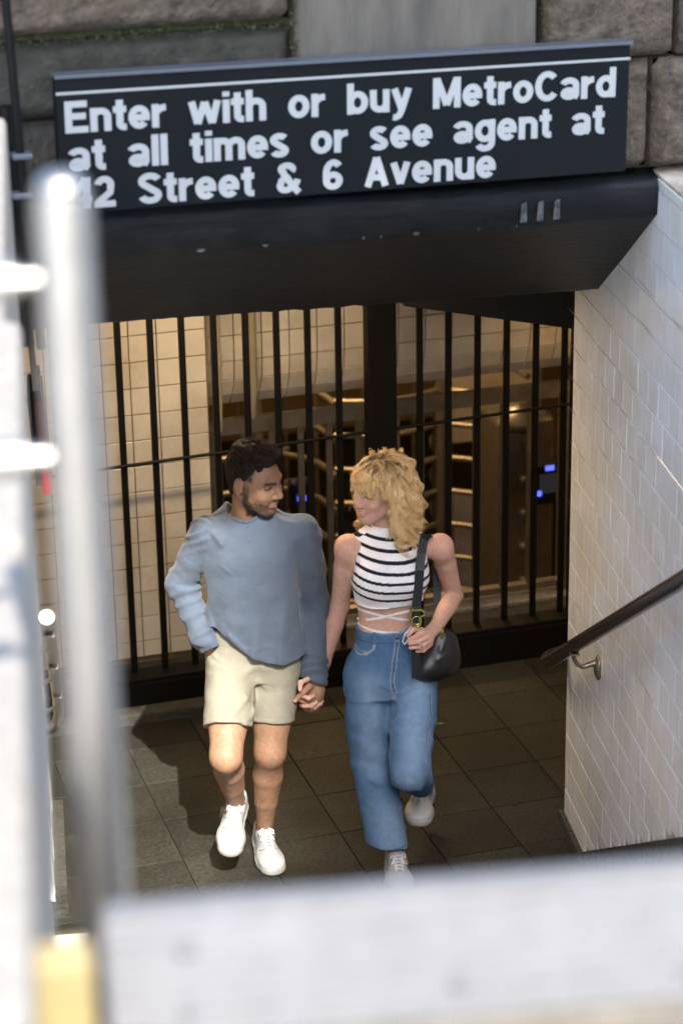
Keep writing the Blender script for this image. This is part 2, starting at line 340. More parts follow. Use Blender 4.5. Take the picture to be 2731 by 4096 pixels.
# ------------------------------------------------------------------ retaining wall over the entrance: stones
wl = empty('stone_wall', (2, 6.7, 2.3), 'weathered granite retaining wall above the dark entrance lintel', 'wall')
b = MB(); b.box((2.1, 7.08, 3.72), (1.9+.2, .72, 1.86)); b.box((-9.65, 7.08, 3.3), (21.25, .72, 3.4)); b.box((13.35, 7.08, 3.3), (20.05, .72, 3.4)); b.build('wall_core', 'moss', wl)
XA, NA = Vector((1, 0, 0)), Vector((0, -1, 0))
FY = 6.62
for i, (x0, x1, z0, z1, m, amp, dy) in enumerate((
    (.66, 1.886, 3.447, 3.95, 'granite_rough', .012, -.018), (.66, 1.893, 3.20, 3.418, 'granite_dark', .006, .02), (.66, 1.89, 2.80, 3.19, 'granite_dark', .008, .022),
    (1.906, 2.668, 2.955, 4.0, 'concrete', .0015, -.012),
    (2.694, 3.125, 3.255, 3.95, 'granite_rough', .008, 0.), (2.694, 3.055, 2.905, 3.245, 'granite_rough', .010, .02), (3.063, 3.60, 2.905, 3.245, 'granite_rough', .010, .0), (3.612, 4.2, 2.905, 3.245, 'granite_rough', .010, .0),
    (3.14, 4.2, 3.255, 3.95, 'granite_rough', .02, -.01), (.66, 1.89, 3.97, 4.5, 'granite_rough', .02, 0), (2.69, 4.2, 3.97, 4.5, 'granite_rough', .02, 0), (1.905, 2.67, 4.02, 4.5, 'concrete', .003, 0))):
    rough_block('stone_block', m, wl, (x0, FY+dy, z0), XA, ZUP, NA, x1-x0, z1-z0, .12, amp, i+3, nu=max(10, int((x1-x0)/.022)), nv=max(8, int((z1-z0)/.022)), edge=.009 if 'gran' in m else .005, fine=.40 if m == 'granite_rough' else .2)
for side, xs in ((-1, np.arange(.64, -9, -1.2)), (1, np.arange(4.23, 14, 1.2))):
    for r, (z0, z1) in enumerate(((2.90, 3.43), (3.45, 3.95), (3.97, 4.5))):
        for q, x in enumerate(xs):
            a = (x-1.18 if side < 0 else x) + (.0 if r % 2 else 0.)
            rough_block('stone_block', 'granite_rough', wl, (a, FY, z0), XA, ZUP, NA, 1.18, z1-z0, .12, .018, int(q+r*20+side*100+200), nu=14, nv=8)
b = MB(); b.box((2.0, 6.86, 4.57), (24, .62, .14), bev=.02); b.build('coping', 'granite_light', wl)
# moss in the joints
b = MB(); rs = np.random.RandomState(4)
for _ in range(1100):
    q = rs.rand()
    if q < .62: c = Vector((rs.uniform(.95, 1.89), FY+rs.uniform(-.02, .03), 3.432+rs.randn()*.006))
    elif q < .8: c = Vector((1.897+rs.randn()*.005, FY+rs.uniform(-.005, .02), rs.uniform(3.33, 3.6)))
    else: c = Vector((2.682+rs.randn()*.006, FY+rs.uniform(-.012, .02), rs.uniform(3.30, 3.6)))
    r = rs.uniform(.0012, .0038)
    vs = [c+Vector(rs.randn(3))*r for _ in range(4)]; b.add(vs, [(0, 1, 2), (0, 2, 3), (0, 3, 1), (1, 3, 2)], True)
b.build('moss', 'moss', wl, kind='stuff')
# ------------------------------------------------------------------ lintel: black painted beam with raked soffit
lt = empty('lintel_beam', (2.1, 6.63, 2.3), 'black painted concrete lintel with raked underside over the entrance', 'lintel')
def lz(x, zl, zr): return zl+(zr-zl)*(x-1.27)/(3.2-1.27)
b = MB(); NXL = 60; rows = []
prof = [(6.72, 2.945, 2.885), (6.605, 2.925, 2.868), (6.592, 2.90, 2.85), (6.60, 2.80, 2.765), (6.612, 2.785, 2.752), (6.66, 2.757, 2.725), (7.0, 2.56, 2.515), (7.33, 2.385, 2.32), (7.36, 2.371, 2.305), (7.40, 2.375, 2.31), (7.42, 2.8, 2.8), (6.72, 2.9, 2.86)]
rs = np.random.RandomState(2)
for i in range(NXL+1):
    for (y, zl, zr) in prof:
        f = i/NXL; s = y/math.cos(FLARE)
        xl = y*math.tan(FLARE)+(O_L-.03)/math.cos(FLARE); xr = y*math.tan(FLARE)+(O_R+.02)/math.cos(FLARE)
        x = xl+(xr-xl)*f
        rows.append((x, y+rs.randn()*.0012, lz(x, zl, zr)+rs.randn()*.0012))
np_ = len(prof); fs = []
for i in range(NXL):
    for k in range(np_): fs.append((i*np_+k, (i+1)*np_+k, (i+1)*np_+(k+1) % np_, i*np_+(k+1) % np_))
b.add(rows, fs, True); b.add(rows[:np_], [tuple(range(np_))]); b.build('beam', 'black_paint', lt)
b = MB()                                        # chipped paint along the front arris
for q in range(7):
    x = rs.uniform(1.5, 2.75) if q < 36 else rs.uniform(1.3, 3.1); w = rs.uniform(.004, .03); z = lz(x, 2.792, 2.758)
    b.add([(x, 6.5955, z+.004), (x+w*.4, 6.595, z+.006*rs.rand()+.003), (x+w, 6.596, z+.002), (x+w, 6.604, z-.006), (x+w*.5, 6.603, z-.007), (x, 6.604, z-.005)], [(0, 5, 4, 3, 2, 1)])
for x in (2.60, 2.655, 2.71): b.add([(x, 6.590, 2.78), (x+.022, 6.590, 2.78), (x+.02, 6.5865, 2.845), (x+.003, 6.5865, 2.84)], [(0, 1, 2, 3)])
b.build('chipped_paint', 'worn_edge', lt)
# ceiling slab of the passage and hidden walls, so the underground is closed
sheet('ceiling', [[Vector((-.5, 7.38, 2.36)), Vector((-.5, 9.52, 2.36)), Vector((8, 9.52, 2.36)), Vector((8, 7.38, 2.36))]], 'dark_room')
b = MB(); b.box((5.8, 7.72, 1.1), (4.92, .12, 2.5)); b.box((.35, 7.9, 1.1), (1.5, .12, 2.5)); b.box((-.36, 8.7, 1.1), (.12, 1.6, 2.5)); b.box((8.1, 8.6, 1.1), (.12, 2.2, 2.5))
b.build('passage_walls', 'tile_cream', kind='structure')
# ------------------------------------------------------------------ back walls behind the grille
bw = empty('tiled_back_wall', (1.8, 9.46, 0), 'cream tiled wall with brown grout standing close behind the iron bars', 'wall')
b = MB(); b.box((.95, 9.56, 1.1), (2.66, .2, 2.6)); b.build('wall_core', 'grout_dark', bw)
tile2 = tile_mesh('back_tile', .123-.005, .119-.005, 'tile_cream')
GRs = GR; GR = .005
tile_wall(bw, Vector((0, 9.46, 0)), XA, NA, 1.05, 2.275, lambda x: .17, lambda x: 2.3, tile2, 1.675-.119*14, 220, 'tile_cream', uph=1.69-.123*6, w=.123, h=.119, prefer=lambda it: -it[0], bond=0.)
hw = empty('tiled_header', (3.2, 9.62, 1.2), 'cream tiled header with rounded lower edge over the barred opening', 'wall')
b = MB(); b.box((3.6, 9.75, 1.85), (2.7, .2, 1.0)); b.build('wall_core', 'grout_dark', hw)
hp = [(9.62, 2.30), (9.62, 2.18), (9.62, 2.06), (9.62, 1.94), (9.62, 1.82), (9.62, 1.70), (9.62, 1.58), (9.622, 1.462), (9.638, 1.37), (9.672, 1.30), (9.73, 1.235)]
for i in range(len(hp)-1):
    (ya, za), (yb, zb) = hp[i], hp[i+1]; a3, b3 = Vector((0, ya, za)), Vector((0, yb, zb)); t3 = b3-a3; up3 = -t3.normalized(); n3 = XA.cross(up3) ; n3 = n3 if n3.y < 0 else -n3
    for q in range(15):
        x0 = 2.315+q*.128; x1 = min(x0+.128, 4.2)
        if x1-x0 < .03: continue
        o = link('tile', tile2, None, hw); c = (a3+b3)/2+XA*(x0+x1)/2-n3*.004
        R3 = Matrix((XA, n3, up3)).transposed().to_4x4()
        o.matrix_basis = Matrix.Translation(c) @ R3 @ Matrix.Diagonal(((x1-x0-GR)/(.123-.005), 1, (t3.length-GR)/(.119-.005), 1))
GR = GRs
b = MB(); b.tube([(2.318, 9.44, 2.3), (2.318, 9.44, 1.32), (2.318, 9.46, 1.2)], .022, 12); b.tube([(2.318, 9.44, 1.50), (2.318, 9.44, 1.55)], .027, 12)
b.build('conduit', 'paint_tan', label='tan painted conduit running down beside the tiled wall corner', cat='pipe')
b = MB(); b.tube([(2.51, 9.55, 2.3), (2.51, 9.55, 1.35), (2.51, 9.60, 1.2)], .02, 12); b.build('drain_pipe', 'paint_tan', label='thin tan pipe on the tiled header behind the bars', cat='pipe')
# stone kerb below and the sill behind the bars
b = MB(); b.box((2.9, 9.36, .055), (3.6, .30, .17)); b.box((1.75, 9.17, .02), (1.3, .10, .06), bev=.01); b.build('kerb', 'granite_dark', kind='structure')
b = MB(); b.box((3.3, 9.62, .05), (2.3, .24, .21)); sill = b.build('sill', 'granite_light', kind='structure')
# ------------------------------------------------------------------ front iron grille
gr = empty('iron_grille', (2.8, 9.3, .14), 'black iron security grille of tall upright bars across the passage', 'grille')
GY = 9.3
b = MB(); b.box((2.85, GY-.02, .125), (2.7, .12, .09), bev=.004); b.build('bottom_rail', 'black_iron', gr)
b = MB(); b.box((2.85, GY-.085, .07), (2.7, .03, .16)); b.build('kick_plate', 'black_iron', gr)
for x in (1.58, 1.72, 1.86, 2.0, 2.136, 2.276, 2.416, 2.553, 2.692, 2.83, 3.203, 3.337, 3.474, 3.612, 3.752, 3.89):
    b = MB(); b.box((x, GY, 1.22), (.027, .016, 2.14)); b.build('bar', 'black_iron', gr)
b = MB(); b.box((3.02, GY, 1.22), (.132, .07, 2.2), bev=.004); b.build('post', 'black_iron', gr)
b = MB(); b.tube([(1.5, GY-.012, 1.14), (4.2, GY-.012, 1.20)], .008, 8); b.build('cross_rod', 'black_iron', gr)
b = MB(); b.box((3.955, GY, 1.2), (.05, .05, 2.2)); b.build('end_post', 'black_iron', gr)
# dark header beam seen beyond the right end of the lintel
b = MB(); b.quadbox([Vector((x, y, z)) for x, y0, y1 in ((2.9, 8.6, 9.2), (4.6, 7.9, 8.5)) for y in (y0, y1) for z in (1.94 if x < 3 else 1.70, 2.36)]); b.build('steel_beam', 'black_iron', label='dark steel beam under the passage ceiling beyond the lintel', cat='beam')
# ------------------------------------------------------------------ second gate inside the opening
g2 = empty('inner_gate', (3.2, 9.6, .15), 'dull steel inner gate with thin upright bars in the tiled opening', 'gate')
b = MB(); b.box((3.25, 9.60, 1.165), (1.9, .03, .075)); b.build('top_rail', 'steel_old', g2)
b = MB(); b.box((3.25, 9.60, .19), (1.9, .04, .03)); b.build('bottom_rail', 'steel_old', g2)
for x in (2.335, 3.175, 4.02): b = MB(); b.box((x, 9.595, .66), (.05, .05, 1.0)); b.build('stile', 'steel_old', g2)
for x in (2.47, 2.60, 2.735, 2.87, 3.01, 3.31, 3.445, 3.58, 3.715, 3.85): b = MB(); b.box((x, 9.6, .66), (.028, .02, .95)); b.build('bar', 'steel_old', g2)
# ------------------------------------------------------------------ station room beyond
FZ = -1.15
sheet('station_floor', [[Vector((1.2, 9.7, FZ)), Vector((7, 9.7, FZ)), Vector((7, 16, FZ)), Vector((1.2, 16, FZ))]], 'floor_grout')
b = MB(); b.box((4, 15.9, .6), (6, .1, 3.6)); b.box((1.2, 12.8, .6), (.1, 6.2, 3.6)); b.box((5.9, 12.8, .6), (.1, 6.2, 3.6)); b.box((3.6, 9.72, -.52), (4.6, .06, 1.26)); b.build('station_walls', 'room_wall', kind='structure')
sheet('station_ceiling', [[Vector((1.2, 9.85, 1.9)), Vector((1.2, 16, 1.9)), Vector((7, 16, 1.9)), Vector((7, 9.85, 1.9))]], 'room_wall')
def turnstile(name, cx, cy, rot, label, z0=FZ):
    t = empty(name, (cx, cy, z0), label, 'turnstile', 'high turnstiles behind the gate')
    b = MB(); b.tube([(cx, cy, z0), (cx, cy, z0+2.2)], .045, 12); b.build('rotor_post', 'steel_brushed', t)
    for a in range(3):
        an = rot+a*2*math.pi/3; dx, dy = math.cos(an), math.sin(an)
        for k in range(9):
            z = z0+.25+k*.2; b = MB()
            b.tube([(cx+dx*r-dy*.10*math.sin(r/.62*3.14), cy+dy*r+dx*.10*math.sin(r/.62*3.14), z) for r in (.03, .15, .28, .40, .52, .62)], .019, 8); b.build('arm', 'steel_brushed', t)
    for a in np.linspace(.3, 2.6, 7):
        b = MB(); b.tube([(cx+.72*math.cos(a), cy+.72*math.sin(a), z0), (cx+.72*math.cos(a), cy+.72*math.sin(a), z0+2.1)], .014, 6); b.build('cage_bar', 'steel_old', t)
    return t
turnstile('high_turnstile', 3.05, 11.6, math.radians(-62), 'steel high turnstile with stacked arms crossing diagonally behind the man and woman')
turnstile('high_turnstile', 4.15, 11.7, math.radians(180), 'steel high turnstile with level stacked arms beside the fare reader')
# fare reader pedestal
rd = empty('fare_reader', (4.6, 11.0, FZ), 'dark fare reader with small lit screen and blue corner lights on a steel cabinet', 'fare reader')
def AT(px, py, Y): return at(px, py, Y)
c = AT(1247, 1105, 11.0); b = MB(); b.box(c, (.17, .08, .26), bev=.03); b.build('housing', 'screen', rd)
b = MB(); b.box(c+Vector((.012, -.0415, .0)), (.10, .004, .11)); b.build('display', 'screen_lit', rd)
for px, py, w, hgt in ((1262, 1075, .05, .028), (1219, 1085, .014, .04), (1237, 1134, .03, .03)):
    q = AT(px, py, 10.955); b = MB(); b.box(q, (w, .006, hgt), bev=.003); b.build('corner_light', 'led_blue', rd)
q = AT(1200, 1120, 11.25); b = MB(); b.box((q.x, 11.35, (q.z+.42+FZ)/2), (.34, .3, q.z+.42-FZ), bev=.03); b.build('cabinet', 'steel_brushed', rd)
b = MB(); b.lathe((q.x-.05, 11.2, q.z+.42), [(.001, .1), (.07, .08), (.1, .0), (.1, -.05)], 14); b.build('cabinet_top', 'steel_brushed', rd)
b = MB(); q2 = AT(693, 1145, 10.95); b.box(q2+Vector((0, .05, 0)), (.12, .07, .20), bev=.03); r2 = b.build('second_fare_reader', 'screen', label='small dark fare reader with one blue light seen between the two faces', cat='fare reader')
b = MB(); b.box(q2, (.045, .012, .03), bev=.004); b.build('corner_light', 'led_blue', r2)
b = MB(); b.box((q2.x, 11.05, (q2.z-.1+FZ)/2), (.06, .06, q2.z-.1-FZ)); b.build('stand', 'steel_old', r2)
b = MB(); b.box((4.62, 12.2, .1), (.5, .25, 2.5)); pl = b.build('tiled_pillar', 'tile_cream', label='cream tiled pillar with a brown band beyond the fare reader', cat='pillar')
b = MB(); b.box((4.62, 12.2, -.12), (.512, .262, .3)); b.build('band', 'rail_bronze', pl)
# ceiling lamps of the station and of the passage (the warm light of the place)
def lamp(name, c, L_, power, label, col=(1, .60, .26)):
    t = empty(name, c, label, 'lamp')
    b = MB(); b.box(Vector(c)+Vector((0, 0, .045)), (L_, .16, .05), bev=.008); b.build('fitting', 'paint_tan', t)
    b = MB(); b.box(Vector(c)+Vector((0, 0, .008)), (L_-.06, .12, .02)); b.build('diffuser', 'lamp_warm', t)
    l = bpy.data.lights.new(name, 'AREA'); l.shape = 'RECTANGLE'; l.size = L_-.06; l.size_y = .12; l.energy = power; l.color = col
    o = bpy.data.objects.new('lamp_light', l); COL.objects.link(o); o.parent = t; o.location = (0, 0, -.006)
lamp('ceiling_lamp', (3.3, 11.2, 1.8), 1.2, 4.5, 'warm strip lamp on the station ceiling above the turnstiles')
lamp('passage_lamp', (5.0, 8.75, 2.27), 1.0, 2.0, 'warm strip lamp on the passage ceiling around the corner')
lamp('passage_end_lamp', (2.2, 8.5, 2.27), 1.0, 3.0, 'warm strip lamp on the passage ceiling behind the couple', (1, .78, .54))
# ------------------------------------------------------------------ entrance sign with stroke lettering
sg = empty('entrance_sign', (2.05, 6.55, 3.13), 'black subway entrance sign with three lines of white lettering', 'sign')
A, B_, C_, D_ = at(127, 180, 6.50), at(1447, 100, 6.50), at(1432, 400, 6.50), at(150, 486, 6.50)
tl = Vector((A.x, 6.50, A.z)); sx = (Vector((B_.x, 6.5, B_.z))-tl); SW = sx.length; sx = sx.normalized(); sn = Vector((0, -1, 0)); sdn = Vector((-sx.z, 0, sx.x)) * -1
sdn = sx.cross(Vector((0, 1, 0))).normalized(); sdn = sdn if sdn.z < 0 else -sdn
SH = (A.z-D_.z+B_.z-C_.z)/2
def sp(u, v, off=0.): return tl+sx*u+sdn*v+sn*off
b = MB(); b.box(sp(SW/2, SH/2, -.025), (SW, .05, SH), (sx, sn, -sdn), bev=.003); b.build('board', 'sign_black', sg)
b = MB(); b.box(sp(SW/2, -.004, -.02), (SW+.006, .062, .010), (sx, sn, -sdn)); b.build('top_trim', 'sign_frame', sg)
b = MB(); b.box(sp(SW/2, .0445, .0008), (SW, .0016, .0075), (sx, sn, -sdn)); b.build('white_line', 'sign_white', sg)
def arc(cx, cy, rx, ry, a0, a1, n=14): return [(cx+rx*math.cos(math.radians(a0+(a1-a0)*i/n)), cy+ry*math.sin(math.radians(a0+(a1-a0)*i/n))) for i in range(n+1)]
X = .745; T = .207; h = T/2           # x-height, stroke (cap height = 1)
def bowl(x0, w, y0=0., y1=X, a0=0, a1=360): return arc(x0+w/2, (y0+y1)/2, w/2-h, (y1-y0)/2-h, a0, a1, 26)
def stem(x, y0, y1): return [(x+h, y0), (x+h, y1)]
def shoulder(x0, w, y0=0): r = w/2-h; return [(x0+w-h, y0), (x0+w-h, X-h-r*.9)]+arc(x0+w/2, X-h-r*.9, r, r*.9, 0, 165, 12)
G = {
 'E': (.66, [stem(0, 0, 1), [(0, 1-h), (.64, 1-h)], [(0, .52), (.60, .52)], [(0, h), (.66, h)]]),
 'n': (.60, [stem(0, 0, X), shoulder(0, .60)]),
 't': (.38, [[(.13+h*.6, .95), (.13+h*.6, .2)]+arc(.13+h*.6+.12, .2, .12, .2-h*.9, 180, 275, 6)+[(.38, h*.9)], [(0, X-h*.85), (.38, X-h*.85)]]),
 'e': (.62, [arc(.31, X/2, .31-h, X/2-h, -13, 318, 28), [(h, X/2-.015), (.615, X/2-.015)]]),
 'r': (.42, [stem(0, 0, X), arc(.40, .36, .30, .37-h*.95, 178, 88, 8)]),
 'w': (.92, [[(.08, X), (.25, 0+h*.3)], [(.25, h*.3), (.46, X-h*.3)], [(.46, X-h*.3), (.67, h*.3)], [(.67, h*.3), (.84, X)]]),
 'i': (.20, [stem(0.01, 0, X), [(.01+h, .84), (.01+h, 1)]]),
 'h': (.60, [stem(0, 0, 1), shoulder(0, .60)]),
 'o': (.64, [bowl(0, .64)]),
 'b': (.64, [stem(0, 0, 1), bowl(0, .64)]),
 'd': (.64, [stem(.64-T, 0, 1), bowl(0, .64)]),
 'u': (.60, [stem(.60-T, 0, X), [(h, X), (h, h+.22)]+arc(.30, h+.21, .30-h, .21, 180, 345, 12)]),
 'y': (.62, [[(.09, X), (.33, .02)], [(.53, X), (.30, 0), (.24, -.13), (.14, -.19), (.05, -.18)]]),
 'M': (.86, [stem(0, 0, 1), stem(.86-T, 0, 1), [(.12, .98), (.43, .1)], [(.74, .98), (.43, .1)]]),
 'C': (.76, [arc(.39, .5, .39-h, .5-h, 42, 322, 30)]),
 'a': (.60, [arc(.28, X-.26, .21, .26-h, 165, 5, 12)+[(.49, .3), (.50, .12), (.56, h*.8)], arc(.27, .21, .27-h, .21-h, 0, 360, 20)]),
 'l': (.20, [stem(.01, 0, 1)]),
 'm': (.92, [stem(0, 0, X), shoulder(0, .545), shoulder(.375, .545)]),
 's': (.56, [arc(.28, X-.20, .28-h, .20-h*.75, 25, 230, 12)+arc(.28, .195, .28-h, .195-h*.75, 60, -165, 14)]),
 'g': (.64, [bowl(0, .64, .0, X), [(.64-h, X), (.64-h, .0)]+arc(.32, -.02, .32-h, .19, 0, -160, 12)]),
 '4': (.58, [[(.44, 0), (.44, 1)], [(.40, .98), (.06, .36)], [(0, .30), (.58, .30)]]),
 '2': (.60, [arc(.29, .70, .29-h, .30-h, 170, -20, 14)+[(.46, .48), (.14, .2), (.09, .1)], [(0, h), (.60, h)]]),
 'S': (.68, [arc(.34, .73, .34-h, .27-h, 15, 240, 14)+arc(.34, .27, .34-h, .27-h, 62, -170, 16)]),
 '&': (.74, [arc(.32, .79, .17, .21-h*.9, -40, 230, 16)+[(.24, .60), (.62, .06), (.68, 0)], [(.38, .60), (.14, .40)]+arc(.28, .25, .27-h, .25-h, 140, 330, 14)+[(.60, .32), (.64, .44)]]),
 '6': (.60, [arc(.30, .30, .30-h, .30-h, 0, 360, 20), [(h, .32)]+arc(.32, .55, .32-h, .45-h, 180, 40, 14)]),
 'A': (.74, [[(.10, 0), (.37, .96)], [(.64, 0), (.37, .96)], [(.18, .30), (.56, .30)]]),
 'v': (.60, [[(.09, X), (.30, h*.3)], [(.51, X), (.30, h*.3)]]),
}
def stroke(b, pts, xf, lift):
    n = len(pts); L_, R2 = [], []
    for i, p in enumerate(pts):
        a = Vector(pts[max(i-1, 0)]); c = Vector(pts[min(i+1, n-1)]); t = (c-a).normalized(); nn = Vector((-t.y, t.x)); p = Vector(p)
        L_.append(p+nn*h); R2.append(p-nn*h)
    closed = (Vector(pts[0])-Vector(pts[-1])).length < 1e-4
    if closed:
        a = Vector(pts[-2]); c = Vector(pts[1]); t = (c-a).normalized(); nn = Vector((-t.y, t.x)); L_[0] = L_[-1] = Vector(pts[0])+nn*h; R2[0] = R2[-1] = Vector(pts[0])-nn*h
    vs = [xf(p, lift) for p in L_]+[xf(p, lift) for p in R2]
    b.add(vs, [(i, i+1, n+i+1, n+i) for i in range(n-1)])
CAPH = .091
for li, (txt, u0, vb, u1) in enumerate((('Enter with or buy MetroCard', .022, .158, 1.708), ('at all times or see agent at', .028, .268, 1.675), ('42 Street & 6 Avenue', .032, .378, 1.325))):
    track, space = .055, .60
    width = sum(space if ch == ' ' else G[ch][0]+track for ch in txt)
    kx = (u1-u0)/(width-track); cx = 0; q = 0
    for ch in txt:
        if ch == ' ': cx += space; continue
        b = MB()
        for st_ in G[ch][1]:
            q += 1; stroke(b, st_, lambda p, z, cx=cx: sp(u0+(cx+p[0])*kx, vb-p[1]*CAPH, z), .0012+.00006*(q % 9))
        cx += G[ch][0]+track
        b.build('letter', 'sign_white', sg)
# ------------------------------------------------------------------ handrails
def rail_pts(): pass
hr = empty('handrail', SO(7.6, 1.83, .9), 'dark bronze round handrail on the white tiled wall', 'handrail')
def HP(s, z, o=1.815): return SO(s, o, z)
e0 = (8.06, .745); e1 = (6.24, 1.845); sl_ = (e1[1]-e0[1])/(e1[0]-e0[0])
pts = [HP(s, e0[1]+(s-e0[0])*sl_) for s in np.linspace(4.72, 7.98, 12)]
pts += [HP(8.06, .742), HP(8.105, .735, 1.822), HP(8.13, .736, 1.842), HP(8.135, .742, 1.87), HP(8.12, .748, 1.90)]
b = MB(); b.tube(pts, .027, 18); b.build('rail', 'rail_bronze', hr)
def bracket(parent, s, zr, o_r, o_w, m='steel_old'):
    sgn = 1 if o_w > o_r else -1; b = MB()
    b.tube([SO(s, o_r, zr-.026), SO(s, o_r, zr-.05), SO(s, o_r+sgn*.012, zr-.075), SO(s, o_r+sgn*.035, zr-.088), SO(s, o_r+sgn*.06, zr-.080), SO(s, o_w-sgn*.004, zr-.074)], [.013, .008, .0085, .0095, .011, .014], 10)
    b.box(SO(s, o_r, zr-.028), (.05, .034, .008), (DV, NV, ZUP), bev=.003)
    b.lathe(SO(s, o_w-sgn*.001, zr-.095), [(.001, .018), (.018, .016), (.031, .008), (.034, 0)], 16, (DV, ZUP*1.5, -NV*sgn)); b.build('bracket', m, parent)
for s in (7.62, 6.2, 4.95): bracket(hr, s, e0[1]+(s-e0[0])*sl_, 1.815, O_R-.0)
h2 = empty('left_handrail', SO(7.6, O_L+.06, .9), 'steel handrail with curled end on the left stair wall', 'handrail')
OL = O_L+.062
pts = [SO(s, OL, .745+(s-8.06)*sl_) for s in np.linspace(6.15, 7.98, 10)]+[SO(8.05, OL, .70), SO(8.09, OL, .66), SO(8.10, OL-.01, .62), SO(8.09, OL-.035, .60), SO(8.08, O_L, .60)]
b = MB(); b.tube(pts, .021, 14); b.build('rail', 'steel_brushed', h2)
for s in (7.8, 7.0, 6.3): bracket(h2, s, .745+(s-8.06)*sl_, OL, O_L, 'steel_brushed')
# red and black flag sign on the left wall
b = MB(); q = [at(79, 925, 7.6), at(93, 925, 7.6), at(101, 1135, 7.45), at(116, 1135, 7.45)]
rdn = empty('red_notice_box', q[0], 'narrow red sign box seen edge-on beside the left wall', 'sign')
def slab_between(a, c, w, dep, top):
    b = MB(); b.quadbox([p+Vector((x, 0, 0))+DV*y for p in (a, c) for x in (0, w) for y in (0, dep)]); return b
slab_between(q[0], q[2], .032, .30, 0).build('red_panel', 'red_paint', rdn)
t0 = q[0]+(q[0]-q[2])*.12
slab_between(t0, q[0]+(q[0]-q[2])*.004, .026, .30, 0).build('black_cap', 'black_iron', rdn)
slab_between(q[0]+Vector((-.018, .03, 0)), q[2]+Vector((-.018, .03, .02)), .02, .30, 0).build('black_back', 'black_iron', rdn)
t1 = q[0]+(q[0]-q[2])*.95
slab_between(t1, t0+(q[0]-q[2])*.01, .020, .1, 0).build('hanger', 'steel_old', rdn)
# black cable pipe by the stone wall
cp = empty('cable_pipe', (1.03, 6.42, 2.6), 'thin black cable pipe clamped to the stone wall corner', 'pipe')
P0, P1, P2 = at(8, -60, 6.42), at(38, 250, 6.42), at(58, 470, 6.42); P3 = at(95, 800, 6.44)
b = MB(); b.tube([P0+Vector((0, 0, .7)), P0, P1, P2, P3], .0125, 10); b.tube([P1+Vector((-.02, .05, 0)), P2+Vector((-.026, .05, 0)), P3+Vector((-.03, .05, 0))], .02, 8); b.build('pipe', 'black_iron', cp)
for py in (357, 447): b = MB(); q3 = at(50, py, 6.42); b.box(q3, (.055, .05, .016), bev=.004); b.build('clamp', 'sign_frame', cp)
# ------------------------------------------------------------------ foreground railing, panel and yellow guard
TP = 2.25
fr = empty('steel_railing', SO(1.95, .06, STREET), 'shiny stainless railing post with two side rails at the stair head', 'railing')
top = Vector((0, 0, CAM_H))+ray(141, 440)*2.28; 
cx_, cy_ = top.x, top.y
b = MB(); b.tube([(cx_, cy_, STREET), (cx_, cy_, top.z-.012), (cx_, cy_, top.z)], [.0285, .0285, .026], 24)
b.lathe((cx_, cy_, top.z), [(.026, 0), (.022, .010), (.013, .017), (.002, .020)], 24); b.build('post', 'steel', fr)
for py in (640, 1050):
    d_ = ray(146, py); t_ = cy_/d_.y; zz = CAM_H+d_.z*t_
    a = Vector((cx_, cy_, zz))
    b = MB(); b.tube([a, a-NV*.052], .010, 12); b.build('pin', 'steel', fr)
    b = MB(); b.tube([a-NV*.05, a-NV*1.6], .0185, 16); b.build('rail', 'steel', fr)
b = MB(); b.box(Vector((cx_, cy_, STREET+.006)), (.12, .12, .012), (DV, NV, ZUP)); b.build('base_plate', 'steel', fr)
# metal barrier panel across the stair head, quilted diamond sheet
pn = empty('barrier_panel', SO(1.98, .6, STREET), 'pale quilted metal barrier panel across the stair head', 'barrier')
PS = 1.985; PT = 3.385
b = MB(); o0, o1 = .012, 1.85; NU, NV2 = 150, 26; vs = []; fs = []
for j in range(NV2+1):
    for i in range(NU+1):
        o = o0+(o1-o0)*i/NU; v = j/NV2; z = PT-.115*v; u_, w_ = o/.030, (PT-z)/.025
        bumpv = .0080*abs(math.sin(math.pi*(u_+w_)))*abs(math.sin(math.pi*(u_-w_)))
        vs.append(SO(PS-.012-bumpv-.05*v, o, z))
for j in range(NV2):
    for i in range(NU): fs.append((j*(NU+1)+i, j*(NU+1)+i+1, (j+1)*(NU+1)+i+1, (j+1)*(NU+1)+i))
b.add(vs, fs, True); b.build('quilted_sheet', 'panel_metal', pn)
b = MB(); b.box(SO(PS-.002, (o0+o1)/2, PT-.004), (.022, o1-o0, .012), (DV, NV, ZUP), bev=.004); b.build('top_edge', 'panel_metal', pn)
b = MB(); b.box(SO(PS-.045, (o0+o1)/2, (PT-.13+STREET)/2), (.05, o1-o0, PT-.13-STREET+.02), (DV, NV, ZUP), bev=.006); b.build('lower_box', 'concrete', pn)
for px, py in ((425, 2180), (436, 2322), (1050, 2262), (1568, 2230)):
    d_ = ray(px, py); n_ = DV+ZUP*-.43; p0 = SO(PS-.012, 0, PT); t_ = (p0-Vector((0, 0, CAM_H))).dot(n_)/d_.dot(n_); c = Vector((0, 0, CAM_H))+d_*t_
    b = MB(); b.lathe(c-DV*.002, [(.009, 0), (.0085, .003), (.005, .006), (.001, .007)], 14, (NV, ZUP, -DV)); b.build('rivet', 'panel_metal', pn)
b = MB(); c = SO(1.93, -.028, 0); b.box((c.x, c.y, (STREET+3.375)/2), (.055, .045, 3.375-STREET), (NV, DV, ZUP), bev=.006); yg = b.build('yellow_guard', 'yellow_paint', label='yellow painted guard post beside the steel railing post', cat='guard post')
